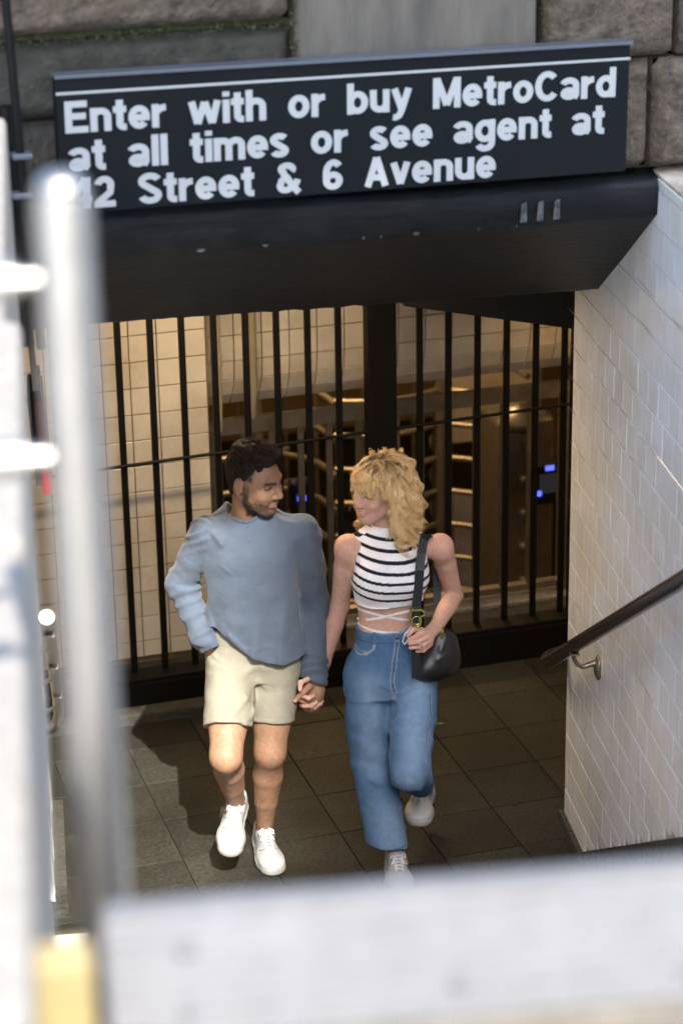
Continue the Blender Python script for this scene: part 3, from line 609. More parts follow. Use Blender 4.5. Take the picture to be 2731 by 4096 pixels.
# ------------------------------------------------------------------ unseen building added behind the camera to shade part of the stairwell
def facade(name, x0, x1, y, H, label, nx, nz, m='brick_far'):
    t = empty(name, ((x0+x1)/2, y, STREET), label, 'building')
    b = MB(); b.box(((x0+x1)/2, y-6, STREET+H/2), (x1-x0, 12, H)); b.build('wall', m, t)
    wb = MB(); wb.box((0, 0, 0), ((x1-x0)/nx*.5, .12, H/nz*.55)); me = wb.mesh('window'); me.materials.append(MATS['window_far'])
    for i in range(nx):
        for j in range(nz):
            o = link('window', me, None, t); o.matrix_basis = Matrix.Translation((x0+(i+.5)*(x1-x0)/nx, y+.02, STREET+(j+.5)*H/nz))
SHX = 2.05  # where the added building's shadow edge falls on the landing
# unseen tree added so its crown keeps the sun off sign and wall top
tr = empty('unseen_shade_tree', (-2.6, 1.2, STREET), 'leafy unseen tree added to shade the sign and the wall top', 'tree')
b = MB(); tp = [Vector((-2.6, 1.2, STREET-.05)), Vector((-2.55, 1.25, 5.0)), Vector((-2.3, 1.4, 6.6)), Vector((-1.5, 1.6, 7.7)), Vector((-.3, 1.8, 8.4)), Vector((1.0, 2.0, 8.9))]
b.tube(tp, [.17, .14, .115, .09, .06, .02], 12)
rs = np.random.RandomState(31); CR = Vector((1.15, 2.0, 8.72)); crown_pts = []
for k in range(26):
    a = tp[3].lerp(tp[5], rs.rand()) if k > 5 else tp[2].lerp(tp[3], rs.rand()); u = Vector(rs.randn(3)).normalized(); e = CR+Vector((u.x*1.0, u.y*.62, u.z*.62)); m_ = a.lerp(e, .5)+Vector((0, 0, .1)); b.tube([a, m_, e], [.035, .02, .008], 6); crown_pts += [m_.lerp(e, t) for t in (.3, .65, 1.)]
b.build('trunk', 'bark', tr)
b = MB()
for k in range(9000):
    c = crown_pts[rs.randint(len(crown_pts))]+Vector(rs.randn(3))*.20; u = Vector(rs.randn(3)).normalized(); w = u.orthogonal().normalized(); l_ = rs.uniform(.05, .10)
    q_ = (c-CR); 
    if c.z+1.054*c.y < 9.74: continue  # crown trimmed below so sunlight still reaches the stairs
    b.add([c-u*l_, c+w*l_*.45, c+u*l_, c-w*l_*.45], [(0, 1, 2, 3)])
b.build('crown', 'leaf', tr)
facade('unseen_shade_building', SHX+(-30-8)*math.tan(SUN_AZ), 34, -30, 43, 'tan unseen building added across the street to shade the stairwell', 8, 16)  # added out of view; its near edge bounds the sunlit strip
# ------------------------------------------------------------------ implicit-surface modelling (smooth unions, meshed with surface nets)
def V3(p): return np.array([p[0], p[1], p[2]], dtype=np.float32)
def axis(lo, hi, res, fine=None):
    out = [lo]
    while out[-1] < hi:
        r = res
        if fine and fine[0] <= out[-1] <= fine[1]: r = fine[2]
        out.append(out[-1]+r)
    return np.array(out, dtype=np.float32)
class Field:
    def __init__(s, lo, hi, res=.004, fine=None):
        """fine: ((lo,hi) per axis, res) box with smaller cells"""
        s.ax = [axis(lo[i], hi[i], res, (fine[0][i], fine[1][i], fine[2]) if fine else None) for i in range(3)]
        s.D = np.full([len(a) for a in s.ax], .2, np.float32)
    def sub(s, lo, hi):
        sl = tuple(slice(max(0, int(np.searchsorted(a, l))-1), int(np.searchsorted(a, h))+1) for a, l, h in zip(s.ax, lo, hi))
        P = [s.ax[i][sl[i]].reshape([-1 if j == i else 1 for j in range(3)]) for i in range(3)]
        return sl, P
    def put(s, sl, d, k, op):
        a = s.D[sl]
        if a.size == 0: return
        if op == 'u':
            if k > 0: h = np.maximum(k-np.abs(a-d), 0)/k; s.D[sl] = np.minimum(a, d)-h*h*k*.25
            else: s.D[sl] = np.minimum(a, d)
        else:
            d = -d if op == 's' else d
            if k > 0: h = np.maximum(k-np.abs(a-d), 0)/k; s.D[sl] = np.maximum(a, d)+h*h*k*.25
            else: s.D[sl] = np.maximum(a, d)
    def cone(s, a, b, ra, rb, k=.02, op='u', flat=None):
        a, b = V3(a), V3(b); m = max(ra, rb)+k+.015
        if flat is not None: m *= max(1, flat[1], 1/flat[1])
        sl, P = s.sub(np.minimum(a, b)-m, np.maximum(a, b)+m); ab = b-a; L2 = float(ab@ab)+1e-9
        q = [P[i]-a[i] for i in range(3)]
        t = np.clip((q[0]*ab[0]+q[1]*ab[1]+q[2]*ab[2])/L2, 0, 1)
        e = [q[i]-t*ab[i] for i in range(3)]
        if flat is not None:
            n, f = V3(flat[0]), flat[1]; dn = e[0]*n[0]+e[1]*n[1]+e[2]*n[2]
            e = [e[i]+n[i]*dn*(1/f-1) for i in range(3)]
        d = np.sqrt(e[0]**2+e[1]**2+e[2]**2)-(ra+(rb-ra)*t)
        if flat is not None and flat[1] < 1: d = d*flat[1]
        s.put(sl, d, k, op); return s
    def chain(s, pts, rs, k=.02, op='u', flat=None):
        """polyline of tapered capsules, joined hard to each other and softly to the rest"""
        Pn = np.array([V3(q) for q in pts]); m = max(rs)+k+.015
        if flat is not None: m *= max(1, flat[1], 1/flat[1])
        sl, P = s.sub(Pn.min(0)-m, Pn.max(0)+m); d = None
        for i in range(len(pts)-1):
            a, ab = Pn[i], Pn[i+1]-Pn[i]; L2 = float(ab@ab)+1e-9; q = [P[j]-a[j] for j in range(3)]
            t = np.clip((q[0]*ab[0]+q[1]*ab[1]+q[2]*ab[2])/L2, 0, 1); e = [q[j]-t*ab[j] for j in range(3)]
            if flat is not None:
                n, fl = V3(flat[0]), flat[1]; dn = e[0]*n[0]+e[1]*n[1]+e[2]*n[2]; e = [e[j]+n[j]*dn*(1/fl-1) for j in range(3)]
            dd = np.sqrt(e[0]**2+e[1]**2+e[2]**2)-(rs[i]+(rs[i+1]-rs[i])*t)
            if flat is not None and flat[1] < 1: dd = dd*flat[1]
            if d is None: d = dd
            else: kk = .006; h = np.maximum(kk-np.abs(d-dd), 0)/kk; d = np.minimum(d, dd)-h*h*kk*.25
        s.put(sl, d, k, op); return s
    def ell(s, c, r, k=.02, op='u', ax=None):
        c = V3(c); A = np.eye(3, dtype=np.float32) if ax is None else np.array([V3(v) for v in ax]); m = max(r)+k+.015
        sl, P = s.sub(c-m, c+m); q = [P[i]-c[i] for i in range(3)]
        e = [q[0]*A[j, 0]+q[1]*A[j, 1]+q[2]*A[j, 2] for j in range(3)]
        k0 = np.sqrt((e[0]/r[0])**2+(e[1]/r[1])**2+(e[2]/r[2])**2)+1e-6; k1 = np.sqrt((e[0]/r[0]**2)**2+(e[1]/r[1]**2)**2+(e[2]/r[2]**2)**2)+1e-6
        s.put(sl, k0*(k0-1)/k1, k, op); return s
    def loft(s, c0, L, F, secs, k=.02, op='u', pw=2.3):
        """stack of rounded-rectangle sections; secs: (z, l, f, rl, rf) in the frame (L lateral, F forward, world z) at c0"""
        c0, L, F = V3(c0), V3(L), V3(F); S = np.array(secs, dtype=np.float32); S = S[np.argsort(S[:, 0])]
        ctr = [c0+L*a[1]+F*a[2] for a in S]; m = float(S[:, 3:].max())+.05
        lo = np.min(ctr, 0)-m; hi = np.max(ctr, 0)+m; lo[2] = S[0, 0]-.06; hi[2] = S[-1, 0]+.06
        sl, P = s.sub(lo, hi); z = P[2][0, 0]
        dn = []                                                            # smooth the stack of sections (cubic through the knots)
        for i in range(len(S)-1):
            m0 = (S[i+1]-S[i-1])/(S[i+1, 0]-S[i-1, 0]) if i else (S[1]-S[0])/(S[1, 0]-S[0, 0]); m1 = (S[i+2]-S[i])/(S[i+2, 0]-S[i, 0]) if i+2 < len(S) else (S[i+1]-S[i])/(S[i+1, 0]-S[i, 0]); hh = S[i+1, 0]-S[i, 0]
            for t in np.linspace(0, 1, 10, endpoint=False): dn.append((2*t**3-3*t**2+1)*S[i]+(t**3-2*t**2+t)*hh*m0+(-2*t**3+3*t**2)*S[i+1]+(t**3-t**2)*hh*m1)
        S = np.array(dn+[S[-1]]); zs = S[:, 0]
        ii = [np.interp(z, zs, S[:, j]).reshape(1, 1, -1) for j in range(5)]
        # smooth the interpolation a little
        q0, q1 = P[0]-c0[0], P[1]-c0[1]
        l = q0*L[0]+q1*L[1]-ii[1]; f = q0*F[0]+q1*F[1]-ii[2]
        q = (np.abs(l/ii[3])**pw+np.abs(f/ii[4])**pw)**(1/pw)
        d = (q-1)*np.minimum(ii[3], ii[4])
        dz = np.maximum(zs[0]-P[2], P[2]-zs[-1])
        d = np.maximum(d, dz)
        s.put(sl, d.astype(np.float32), k, op); return s
    def plane(s, p, n, k=.004, box=None):
        """keep the side the normal points away from: removes (x-p).n > 0 inside box=(centre,radius)"""
        p, n = V3(p), V3(n); n = n/np.linalg.norm(n)
        if box: c = V3(box[0]); sl, P = s.sub(c-box[1], c+box[1])
        else: sl, P = s.sub([a[0] for a in s.ax], [a[-1] for a in s.ax])
        d = (P[0]-p[0])*n[0]+(P[1]-p[1])*n[1]+(P[2]-p[2])*n[2]
        s.put(sl, d+0*s.D[sl], k, 'i'); return s
    def displace(s, fn, band=.03):
        idx = np.nonzero(np.abs(s.D) < band)
        P = np.stack([s.ax[i][idx[i]] for i in range(3)], 1)
        s.D[idx] -= fn(P).astype(np.float32); return s
    def hit(s, px, py, t0=6.8, t1=10.2):
        """first surface point met by the sight line through a picture position, with its normal"""
        d = V3(ray(px, py)); ts = np.arange(t0, t1, .002, dtype=np.float32); Q = np.array([0, 0, CAM_H], np.float32)+ts[:, None]*d
        I = [np.clip(np.searchsorted(s.ax[i], Q[:, i]), 1, len(s.ax[i])-2) for i in range(3)]
        ok = np.all([(Q[:, i] > s.ax[i][1]) & (Q[:, i] < s.ax[i][-2]) for i in range(3)], 0)
        v = np.where(ok, s.D[I[0], I[1], I[2]], 1); k = np.nonzero(v < 0)[0]
        if not len(k): return None, None
        k = k[0]; i, j, l = I[0][k], I[1][k], I[2][k]; D = s.D
        n = Vector((float(D[i+1, j, l]-D[i-1, j, l]), float(D[i, j+1, l]-D[i, j-1, l]), float(D[i, j, l+1]-D[i, j, l-1]))).normalized()
        return Vector(Q[k].tolist()), n
    def hits(s, pts):
        out = [s.hit(*q) for q in pts]; return [q for q in out if q[0] is not None]
    def mesh(s, name, col=None, smooth=1):
        D = s.D; D = np.where(D == 0, 1e-6, D); inside = D < 0
        cnt = np.zeros([n-1 for n in D.shape], np.int8)
        for dx in (0, 1):
            for dy in (0, 1):
                for dz in (0, 1): cnt += inside[dx:D.shape[0]-1+dx, dy:D.shape[1]-1+dy, dz:D.shape[2]-1+dz]
        act = (cnt > 0) & (cnt < 8); I = np.nonzero(act); n = len(I[0])
        idm = np.full(act.shape, -1, np.int32); idm[I] = np.arange(n)
        acc = np.zeros((n, 3)); num = np.zeros(n)
        corner = {c: D[I[0]+c[0], I[1]+c[1], I[2]+c[2]] for c in [(a, b, c) for a in (0, 1) for b in (0, 1) for c in (0, 1)]}
        for ax in range(3):
            for c in corner:
                if c[ax]: continue
                c2 = list(c); c2[ax] = 1; c2 = tuple(c2); va, vb = corner[c], corner[c2]; m = (va < 0) != (vb < 0)
                t = np.where(m, va/(va-vb+1e-12), 0)
                for i in range(3): acc[:, i] += np.where(m, t if i == ax else c[i], 0)
                num += m
        acc /= num[:, None]
        V = np.stack([s.ax[i][I[i]]+acc[:, i]*(s.ax[i][I[i]+1]-s.ax[i][I[i]]) for i in range(3)], 1)
        quads = []
        for ax in range(3):
            o1, o2 = [(1, 2), (2, 0), (0, 1)][ax]
            sl_a = [slice(1, -1)]*3; sl_b = [slice(1, -1)]*3; sl_a[ax] = slice(0, -1); sl_b[ax] = slice(1, None)
            A, B = inside[tuple(sl_a)], inside[tuple(sl_b)]
            E = np.nonzero(A != B); base = [E[i]+(1 if i != ax else 0) for i in range(3)]
            def cell(d1, d2):
                q = [b.copy() for b in base]; q[o1] -= d1; q[o2] -= d2; return idm[q[0], q[1], q[2]]
            Q = np.stack([cell(1, 1), cell(0, 1), cell(0, 0), cell(1, 0)], 1)
            fl = A[E]; Q[~fl] = Q[~fl][:, ::-1]
            quads.append(Q)
        Q = np.concatenate(quads); Q = Q[(Q >= 0).all(1)]
        for _ in range(smooth):
            sm = np.zeros_like(V); c = np.zeros(n)
            for a, b_ in ((0, 1), (1, 2), (2, 3), (3, 0)):
                np.add.at(sm, Q[:, a], V[Q[:, b_]]); np.add.at(c, Q[:, a], 1); np.add.at(sm, Q[:, b_], V[Q[:, a]]); np.add.at(c, Q[:, b_], 1)
            V = V*.5+.5*sm/np.maximum(c, 1)[:, None]
        me = bpy.data.meshes.new(name); me.vertices.add(n); me.vertices.foreach_set('co', V.astype(np.float32).ravel())
        me.loops.add(len(Q)*4); me.loops.foreach_set('vertex_index', Q.astype(np.int32).ravel()); me.polygons.add(len(Q))
        me.polygons.foreach_set('loop_start', np.arange(0, len(Q)*4, 4, dtype=np.int32)); me.polygons.foreach_set('use_smooth', np.ones(len(Q), bool))
        me.update(calc_edges=True)
        if col is not None:
            C = np.ones((n, 4), np.float32); C[:, :3] = col(V); a = me.color_attributes.new('Col', 'FLOAT_COLOR', 'POINT'); a.data.foreach_set('color', C.ravel())
        s.D = None
        return me
_rs = np.random.RandomState(11)
_W = [(_rs.randn(6, 3), _rs.rand(6)*6.28) for _ in range(8)]
def nz(P, f, seed=0):
    """smooth sum-of-sines noise, about -1..1"""
    W, ph = _W[seed % 8]; Q = P*f; w = np.sin(Q[:, [1, 2, 0]]*.9+seed)*.8
    return np.sin((Q+w)@W.T+ph).sum(1)/1.9
def fold(P, a, b, w, amp, bend=0.):
    a, b = V3(a), V3(b); ab = b-a; t = np.clip((P-a)@ab/(ab@ab), 0, 1); q = P-(a+t[:, None]*ab)
    d = np.sqrt((q*q).sum(1)+1e-9); e = d/w
    return amp*np.exp(-e*e)*np.sin(np.pi*np.clip(t*.96+.02, 0, 1))**.7
def ridge(u): return (.5+.5*np.cos(2*u))**2
def polyd(P, pts):
    d = np.full(len(P), 9.)
    for i in range(len(pts)-1): d = np.minimum(d, segd(P, V3(pts[i]), V3(pts[i+1]))[0])
    return d
def groove(P, pts, w, amp): return -amp*np.exp(-(polyd(P, pts)/w)**2) if len(pts) > 1 else 0
def sstep(x, a, b): t = np.clip((x-a)/(b-a), 0, 1); return t*t*(3-2*t)
def segd(P, a, b):
    a, b = np.asarray(a, float), np.asarray(b, float); ab = b-a; t = np.clip((P-a)@ab/(ab@ab+1e-12), 0, 1); return np.linalg.norm(P-(a+t[:, None]*ab), axis=1), t
# ------------------------------------------------------------------ people: shared builders
mat('skin', (1, 1, 1), .58, attr='Col', col2=(.86, .78, .74), scale=60, mix=.55, bump=.15, bscale=260, spec=.4, dist=.0015, sss=.10)
mat('shirt_cloth', (.078, .101, .139), .9, col2=(.065, .085, .119), scale=9, mix=.5, bump=.7, bscale=13, spec=.2, dist=.018, sheen=.15)
mat('shorts_cloth', (.26, .245, .195), .85, col2=(.21, .197, .152), scale=10, bump=.55, bscale=15, spec=.2, dist=.014)
mat('sneaker_white', (.42, .425, .43), .5, col2=(.34, .34, .34), scale=9, bump=.12, bscale=60, dist=.002)
mat('sole_white', (.42, .41, .39), .6, col2=(.26, .25, .22), scale=12)
mat('lace_white', (.60, .60, .60), .8)
mat('sock_black', (.012, .014, .02), .9)
mat('leather_black', (.005, .005, .0055), .4, col2=(.008, .008, .008), scale=12, bump=.35, bscale=14, spec=.55, dist=.01)
mat('strap_leather', (.010, .014, .018), .5, col2=(.015, .02, .025), scale=60, bump=.2, bscale=150)
mat('brass', (.62, .52, .22), .22, metal=1.); mat('buckle_olive', (.26, .26, .07), .25, metal=.8, col2=(.36, .35, .12), scale=20)
mat('cord_white', (.72, .71, .74), .8); mat('silver', (.8, .8, .82), .12, metal=1.)
mat('hair_dark', (.016, .012, .010), .75, attr='Col', spec=.15); mat('hair_blonde', (.5, .3, .1), .45, attr='Col', spec=.35)
mat('teeth', (.70, .66, .60), .3)
def denim(name):
    m = mat(name, (.075, .135, .225), .9, attr='Col', col2=(.80, .83, .88), scale=60, mix=.52, bump=.35, bscale=420, spec=.15, dist=.0015)
denim('denim')
def knit(name, zref):
    """white ribbed jersey with thin navy stripes at a fixed pitch up the body"""
    m = bpy.data.materials.new(name); m.use_nodes = True; t = m.node_tree; N = t.nodes; L = t.links; p = N['Principled BSDF']; p.inputs['Roughness'].default_value = .9; p.inputs['Specular IOR Level'].default_value = .15
    g = N.new('ShaderNodeAttribute'); g.attribute_name = 'Col'; L.new(g.outputs['Color'], p.inputs['Base Color'])
    ge = N.new('ShaderNodeNewGeometry'); w = N.new('ShaderNodeTexWave'); w.inputs['Scale'].default_value = 48; w.bands_direction = 'X'; L.new(ge.outputs['Position'], w.inputs['Vector'])
    b = N.new('ShaderNodeBump'); b.inputs['Strength'].default_value = .35; b.inputs['Distance'].default_value = .002; L.new(w.outputs['Fac'], b.inputs['Height']); L.new(b.outputs[0], p.inputs['Normal']); MATS[name] = m
knit('knit_striped', 0)
def frame(F, up=ZUP):
    F = Vector(F).normalized(); S = F.cross(up).normalized(); Uh = S.cross(F).normalized(); return S, F, Uh       # S = the figure's right-hand side when facing F
def head_field(f, c, S, F, Uh, male, sc=1.):
    """skull, face, ears; local coords x along S, y forward, z up"""
    P = lambda x, y, z: Vector(c)+(S*x+F*y+Uh*z)*sc
    A = [S, F, Uh]; e = lambda p, r, k=.015, op='u': f.ell(P(*p), [q*sc for q in r], k, op, A)
    jw = 1. if male else .88
    e((0, -.022, .038), (.076, .098, .083), .01)
    e((0, .020, -.005), (.066*jw+.004, .078, .088), .03)
    e((0, .032, -.050), (.054*jw, .060, .062), .03)
    for s_ in (-1, 1):
        f.cone(P(.055*jw*s_, -.006, -.055), P(.018*jw*s_, .064, -.103), .019*sc, .017*sc, .028)
        e((.040*jw*s_, .062, -.030), (.024, .024, .022), .022)
        f.cone(P(.046*s_, .070, .026), P(.012*s_, .090, .021), .011*sc, .010*sc, .014)
        e((.033*s_, .094, .004), (.020, .016, .012), .012, 's')
        e((.033*s_, .072, .002), (.0155, .0145, .013), .004)
        e((.0135*s_, .101, -.034), (.0095, .0105, .0085), .007)
        # ear
        e((.081*jw*s_, -.018, -.008), (.012, .023, .036), .005)
        e(((.094*jw)*s_, -.013, -.004), (.0075, .012, .021), .004, 's')
    f.cone(P(0, .066, -.106), P(0, .062, -.100), .020*sc, .022*sc, .02)                        # chin
    f.cone(P(0, .088, .020), P(0, .113 if male else .110, -.024), .0095*sc, .0120*sc, .010)        # nose bridge
    e((0, .110 if male else .108, -.030), (.0125, .0135, .0115), .006)
    # smiling lips
    up = [(-.027, .076, -.058), (-.014, .092, -.062), (0, .0965, -.0615), (.014, .092, -.062), (.027, .076, -.058)]
    lo = [(-.025, .076, -.060), (-.013, .088, -.0745), (0, .092, -.078), (.013, .088, -.0745), (.025, .076, -.060)]
    f.chain([P(*q) for q in up], [.003*sc, .0055*sc, .006*sc, .0055*sc, .003*sc], .005)
    f.chain([P(*q) for q in lo], [.003*sc, .0065*sc, .0075*sc, .0065*sc, .003*sc], .005)
    f.chain([P(-.022, .084, -.0605), P(0, .104, -.069), P(.022, .084, -.0605)], [.0018*sc, .0042*sc, .0018*sc], .002, 's')
    return P, up, lo
def local(Vv, c, S, F, Uh): q = Vv-V3(c); return np.stack([q@V3(S), q@V3(F), q@V3(Uh)], 1)
def face_paint(Q, C, base, lip, brow, eye, beard=None, blush=None, sc=1.):
    """Q local head coords, C colours (edited)"""
    def blend(m, col): C[:] = C*(1-m[:, None])+np.array(col)*m[:, None]
    Q = Q/sc
    front = Q[:, 1] > .03
    if blush is not None:
        for s_ in (-1, 1): d = np.linalg.norm((Q-np.array([.042*s_, .07, -.028]))/np.array([.022, .03, .02]), axis=1); blend(.45*np.exp(-d*d)*front, blush)
        d = np.linalg.norm((Q-np.array([0, .115, -.03]))/.014, axis=1); blend(.3*np.exp(-d*d), blush)
    for s_ in (-1, 1):
        d, t = segd(Q, (.014*s_, .1, .0225), (.050*s_, .080, .0255)); blend(.85*sstep(-d, -.0085, -.003)*front*(Q[:, 2] > .012), brow)
        d, t = segd(Q*np.array([1, .4, 1]), (.020*s_, .0345, .0022), (.046*s_, .030, .0015)); blend(.95*sstep(-d, -.0058, -.0022)*front, eye)
    d, t = segd(Q, (-.026, .080, -.0585), (0, .10, -.0625)); d2, _ = segd(Q, (.026, .080, -.0585), (0, .10, -.0625)); blend(.8*sstep(-np.minimum(d, d2), -.009, -.004)*(Q[:, 2] < -.055)*front, lip)
    d, t = segd(Q, (-.024, .080, -.062), (0, .095, -.079)); d2, _ = segd(Q, (.024, .080, -.062), (0, .095, -.079)); blend(.85*sstep(-np.minimum(d, d2), -.010, -.005)*front, lip)
    if beard is not None:
        a = np.abs(Q[:, 0]); n = nz(Q, 260, 2)*.25+nz(Q, 90, 3)*.3
        line = -.059 + np.clip((.030-Q[:, 1])/.04, 0, 1)*.052            # upper limit climbs towards the ear
        m = sstep(line-Q[:, 2]+n*.006, -.004, .010)*sstep(Q[:, 1], -.012, .004)*(Q[:, 2] > -.135)
        mus = sstep(-np.abs(Q[:, 2]+.0505+a*.12), -.0085, -.003)*(Q[:, 1] > .07)*(a < .034)
        mouth = np.exp(-((Q[:, 2]+.068)/.011)**2)*(a < .027)*(Q[:, 1] > .07)
        chin = np.exp(-(((Q[:, 2]+.092)/.010)**2+(a/.020)**2))*(Q[:, 1] > .07)*.55
        side = sstep(.024-Q[:, 1], -.002, .004)*sstep(Q[:, 1]-.002, -.002, .004)*(Q[:, 2] < .035)*(Q[:, 2] > -.07)*(a > .05)*(.55+.45*sstep(-Q[:, 2], .0, .03))
        scalp = np.maximum(sstep(.040-Q[:, 1]+n*.004, 0, .012)*sstep(Q[:, 1], -.03, -.01)*sstep(Q[:, 2]+n*.004, .012, .030)*(a > .045), sstep(-Q[:, 1], .030, .042)*sstep(Q[:, 2], -.065, -.05)); m = np.maximum(m, scalp)
        m = np.clip(.92*np.maximum(np.maximum(m, mus*.8), side*.9)*(1-mouth)*(1-chin)*(.86+.25*n), 0, 1)
        blend(np.clip(m*1.05, 0, .96), beard)
def shoe_mesh(name, mpos, F, Uh, L_=.285, w=1.12):
    """low sneaker in its own frame; mpos = centre of the sole under the ankle"""
    F = Vector(F).normalized(); S = F.cross(Vector(Uh)).normalized(); Uh = S.cross(F).normalized(); c = Vector(mpos)
    P = lambda x, y, z: c+S*x+F*y+Uh*z
    A = [S, F, Uh]
    R0 = Vector((L_, L_, L_)); lo, hi = c-R0*.95, c+R0*.95
    ft = L_*.70; hl = -L_*.30
    sole = Field(lo, hi, .0042)
    pts = [(0, hl+.036, .037*w), (.002, -.01, .036*w), (.004, .05, .037*w), (.003, .10, .044*w), (.0, ft-.085, .047*w), (-.004, ft-.046, .043*w)]
    for i in range(len(pts)-1):
        a, b = pts[i], pts[i+1]; sole.cone(P(a[0], a[1], .016), P(b[0], b[1], .016), a[2]+.003, b[2]+.003, .01)
    sole.plane(P(0, 0, .031), Uh, .004); sole.plane(P(0, 0, 0), -Uh, .006)
    up = Field(lo, hi, .0038)
    for i in range(len(pts)-1):
        a, b = pts[i], pts[i+1]; up.cone(P(a[0], a[1], .024), P(b[0], b[1], .024), a[2]-.001, b[2]-.001, .01)
    up.plane(P(0, ft-.12, .060), Uh+F*.22, .012)
    up.ell(P(-.002, ft-.060, .033), (.044*w, .056, .030), .015, 'u', A)
    up.chain([P(0, ft-.085, .046), P(0, .055, .066), P(0, .018, .082)], [.030, .030, .031], .022)
    up.chain([P(0, .01, .066), P(0, -.045, .066)], [.037, .034], .02)
    up.cone(P(0, -.048, .04), P(0, -.052, .084), .034, .030, .018)
    up.cone(P(0, -.012, .135), P(0, -.016, .060), .031, .027, .006, 's'); up.cone(P(0, -.028, .14), P(0, -.03, .070), .030, .024, .006, 's')
    up.plane(P(0, 0, .027), -Uh, .003)
    return sole.mesh(name+'_sole'), up.mesh(name+'_upper'), P, S, F, Uh, ft
def shoe(parent, pos, F, Uh, label=None, trim=None, L_=.285, sock=True, logo=None):
    ms, mu, P, S, F, Uh, ft = shoe_mesh('sneaker', pos, F, Uh, L_)
    u = link('sneaker', mu, 'sneaker_white', parent); 
    if label: u['label'] = label
    link('sole', ms, 'sole_white', u)
    for i in range(6):
        y = .030+i*.0165; z = (.113-(y-.018)*.46 if y < .055 else .096-(y-.055)*.27)+.0035; b = MB(); w = .021-.0012*i
        b.tube([P(-w, y-.002, z-.007), P(-w*.4, y+.003, z+.0035), P(w*.5, y+.009, z+.003), P(w, y+.012, z-.008)], .0027, 6); b.tube([P(w, y-.002, z-.007), P(w*.4, y+.003, z+.005), P(-w*.5, y+.009, z+.004), P(-w, y+.012, z-.008)], .0027, 6); b.build('lace', 'lace_white', u)
    b = MB()
    for s_ in (-1, 1):
        b.tube([P(0, .036, .108), P(.014*s_, .043, .116), P(.028*s_, .052, .110), P(.030*s_, .062, .099), P(.016*s_, .050, .106), P(0, .038, .109)], .0030, 6)
        b.tube([P(0, .037, .109), P(.012*s_, .06, .103), P(.026*s_, .082, .085)], .0028, 6)
    b.build('bow', 'lace_white', u)
    b = MB()                                                            # toe-cap seam
    b.tube([P(.040*math.sin(a), ft-.105+.018*math.cos(a)*1.2, .058+.016*math.cos(a)) for a in np.linspace(-1.35, 1.35, 11)], .0012, 5); b.build('seam', 'sole_white', u)
    b = MB(); b.tube([P(0, -.018, .05), P(0, -.014, .088), P(0, -.012, .100)], [.026, .0315, .0325], 16); b.build('sock', 'sock_black', u)
    if trim:
        for k_, y in enumerate((.045, .075, .115)): b = MB(); b.box(P(trim*.046, y, .010), (.012, .022, .016), (S, F, Uh)); b.build('sole_patch', 'sock_black', u)
    if logo is not None:
        sd, kind = logo
        if kind == 'flag':
            for k_, (m_, dy) in enumerate((('sock_black', .0), ('red_paint', .007))):
                b = MB(); q = P(sd*.0400, .035+dy, .064); b.box(q, (.003, .0055, .008), (S, F, Uh)); b.build('flag_patch', m_, u)
        else:
            b = MB(); b.box(P(sd*.0395, .03, .058), (.004, .030, .007), (S, F, Uh)); b.build('print', 'brass', u)
    return u
# ------------------------------------------------------------------ the man
BL, BF = NV, -DV                                    # body axes: lateral (towards the tiled wall), forward (up the stairs)
Pm = at(583, 1500, 7.87); Pm.z = 0
def Jf(P0):
    def J(px, py, f=0.):
        d = ray(px, py); t = (f+P0.dot(BF)-Vector((0, 0, CAM_H)).dot(BF))/d.dot(BF); return Vector((0, 0, CAM_H))+d*t
    return J
J = Jf(Pm)
def lf(p, P0): return (p-P0).dot(BL), (p-P0).dot(BF), p.z
man = empty('person', Pm, 'man in blue henley shirt and khaki shorts holding hands with the woman', 'person')
tocam = Vector((-Pm.x, -Pm.y, 0)).normalized(); torgt = Vector((-tocam.y, tocam.x, 0))
Fh = (tocam*math.cos(math.radians(52))+torgt*math.sin(math.radians(52))); Fh = (Fh*math.cos(math.radians(7))-ZUP*math.sin(math.radians(7))).normalized()
hS, hF, hU = frame(Fh)
hc = J(588, 1103, .0)
mj = dict(hipR=J(533, 1512, 0), hipL=J(633, 1507, 0), knR=J(519, 1738, .29), anR=J(543, 1846, .07), knL=J(620, 1728, .12), anL=J(607, 1905, .0),
          shR=J(470, 1226, -.015), shL=J(700, 1219, -.015), elR=J(418, 1340, -.07), wrR=J(466, 1468, .04), elL=J(723, 1385, -.05), wrL=J(722, 1555, .05))
lo = Vector((1.55, 7.25, -.02)); hi = Vector((2.52, 8.15, 1.80))
f = Field(lo, hi, .0045, ((hc.x-.12, hc.y-.12, hc.z-.14), (hc.x+.12, hc.y+.12, hc.z+.14), .0026))
HP_, _, _ = head_field(f, hc, hS, hF, hU, True)
nb = J(563, 1196, -.045)
f.chain([HP_(0, -.035, -.05), (HP_(0, -.03, -.09)+nb)/2, nb, nb-ZUP*.05], [.058, .054, .056, .058], .03)
f.chain([mj['shR'], nb-ZUP*.025-BL*.03], [.04, .040], .04); f.chain([mj['shL'], nb-ZUP*.025+BL*.03], [.04, .040], .04)
f.loft(Pm, BL, BF, [(.80, 0, -.01, .155, .105), (.95, 0, 0, .145, .10), (1.1, 0, 0, .15, .105), (1.25, 0, -.01, .160, .110), (1.33, 0, -.022, .150, .088), (1.375, -.003, -.035, .10, .06)], .03)
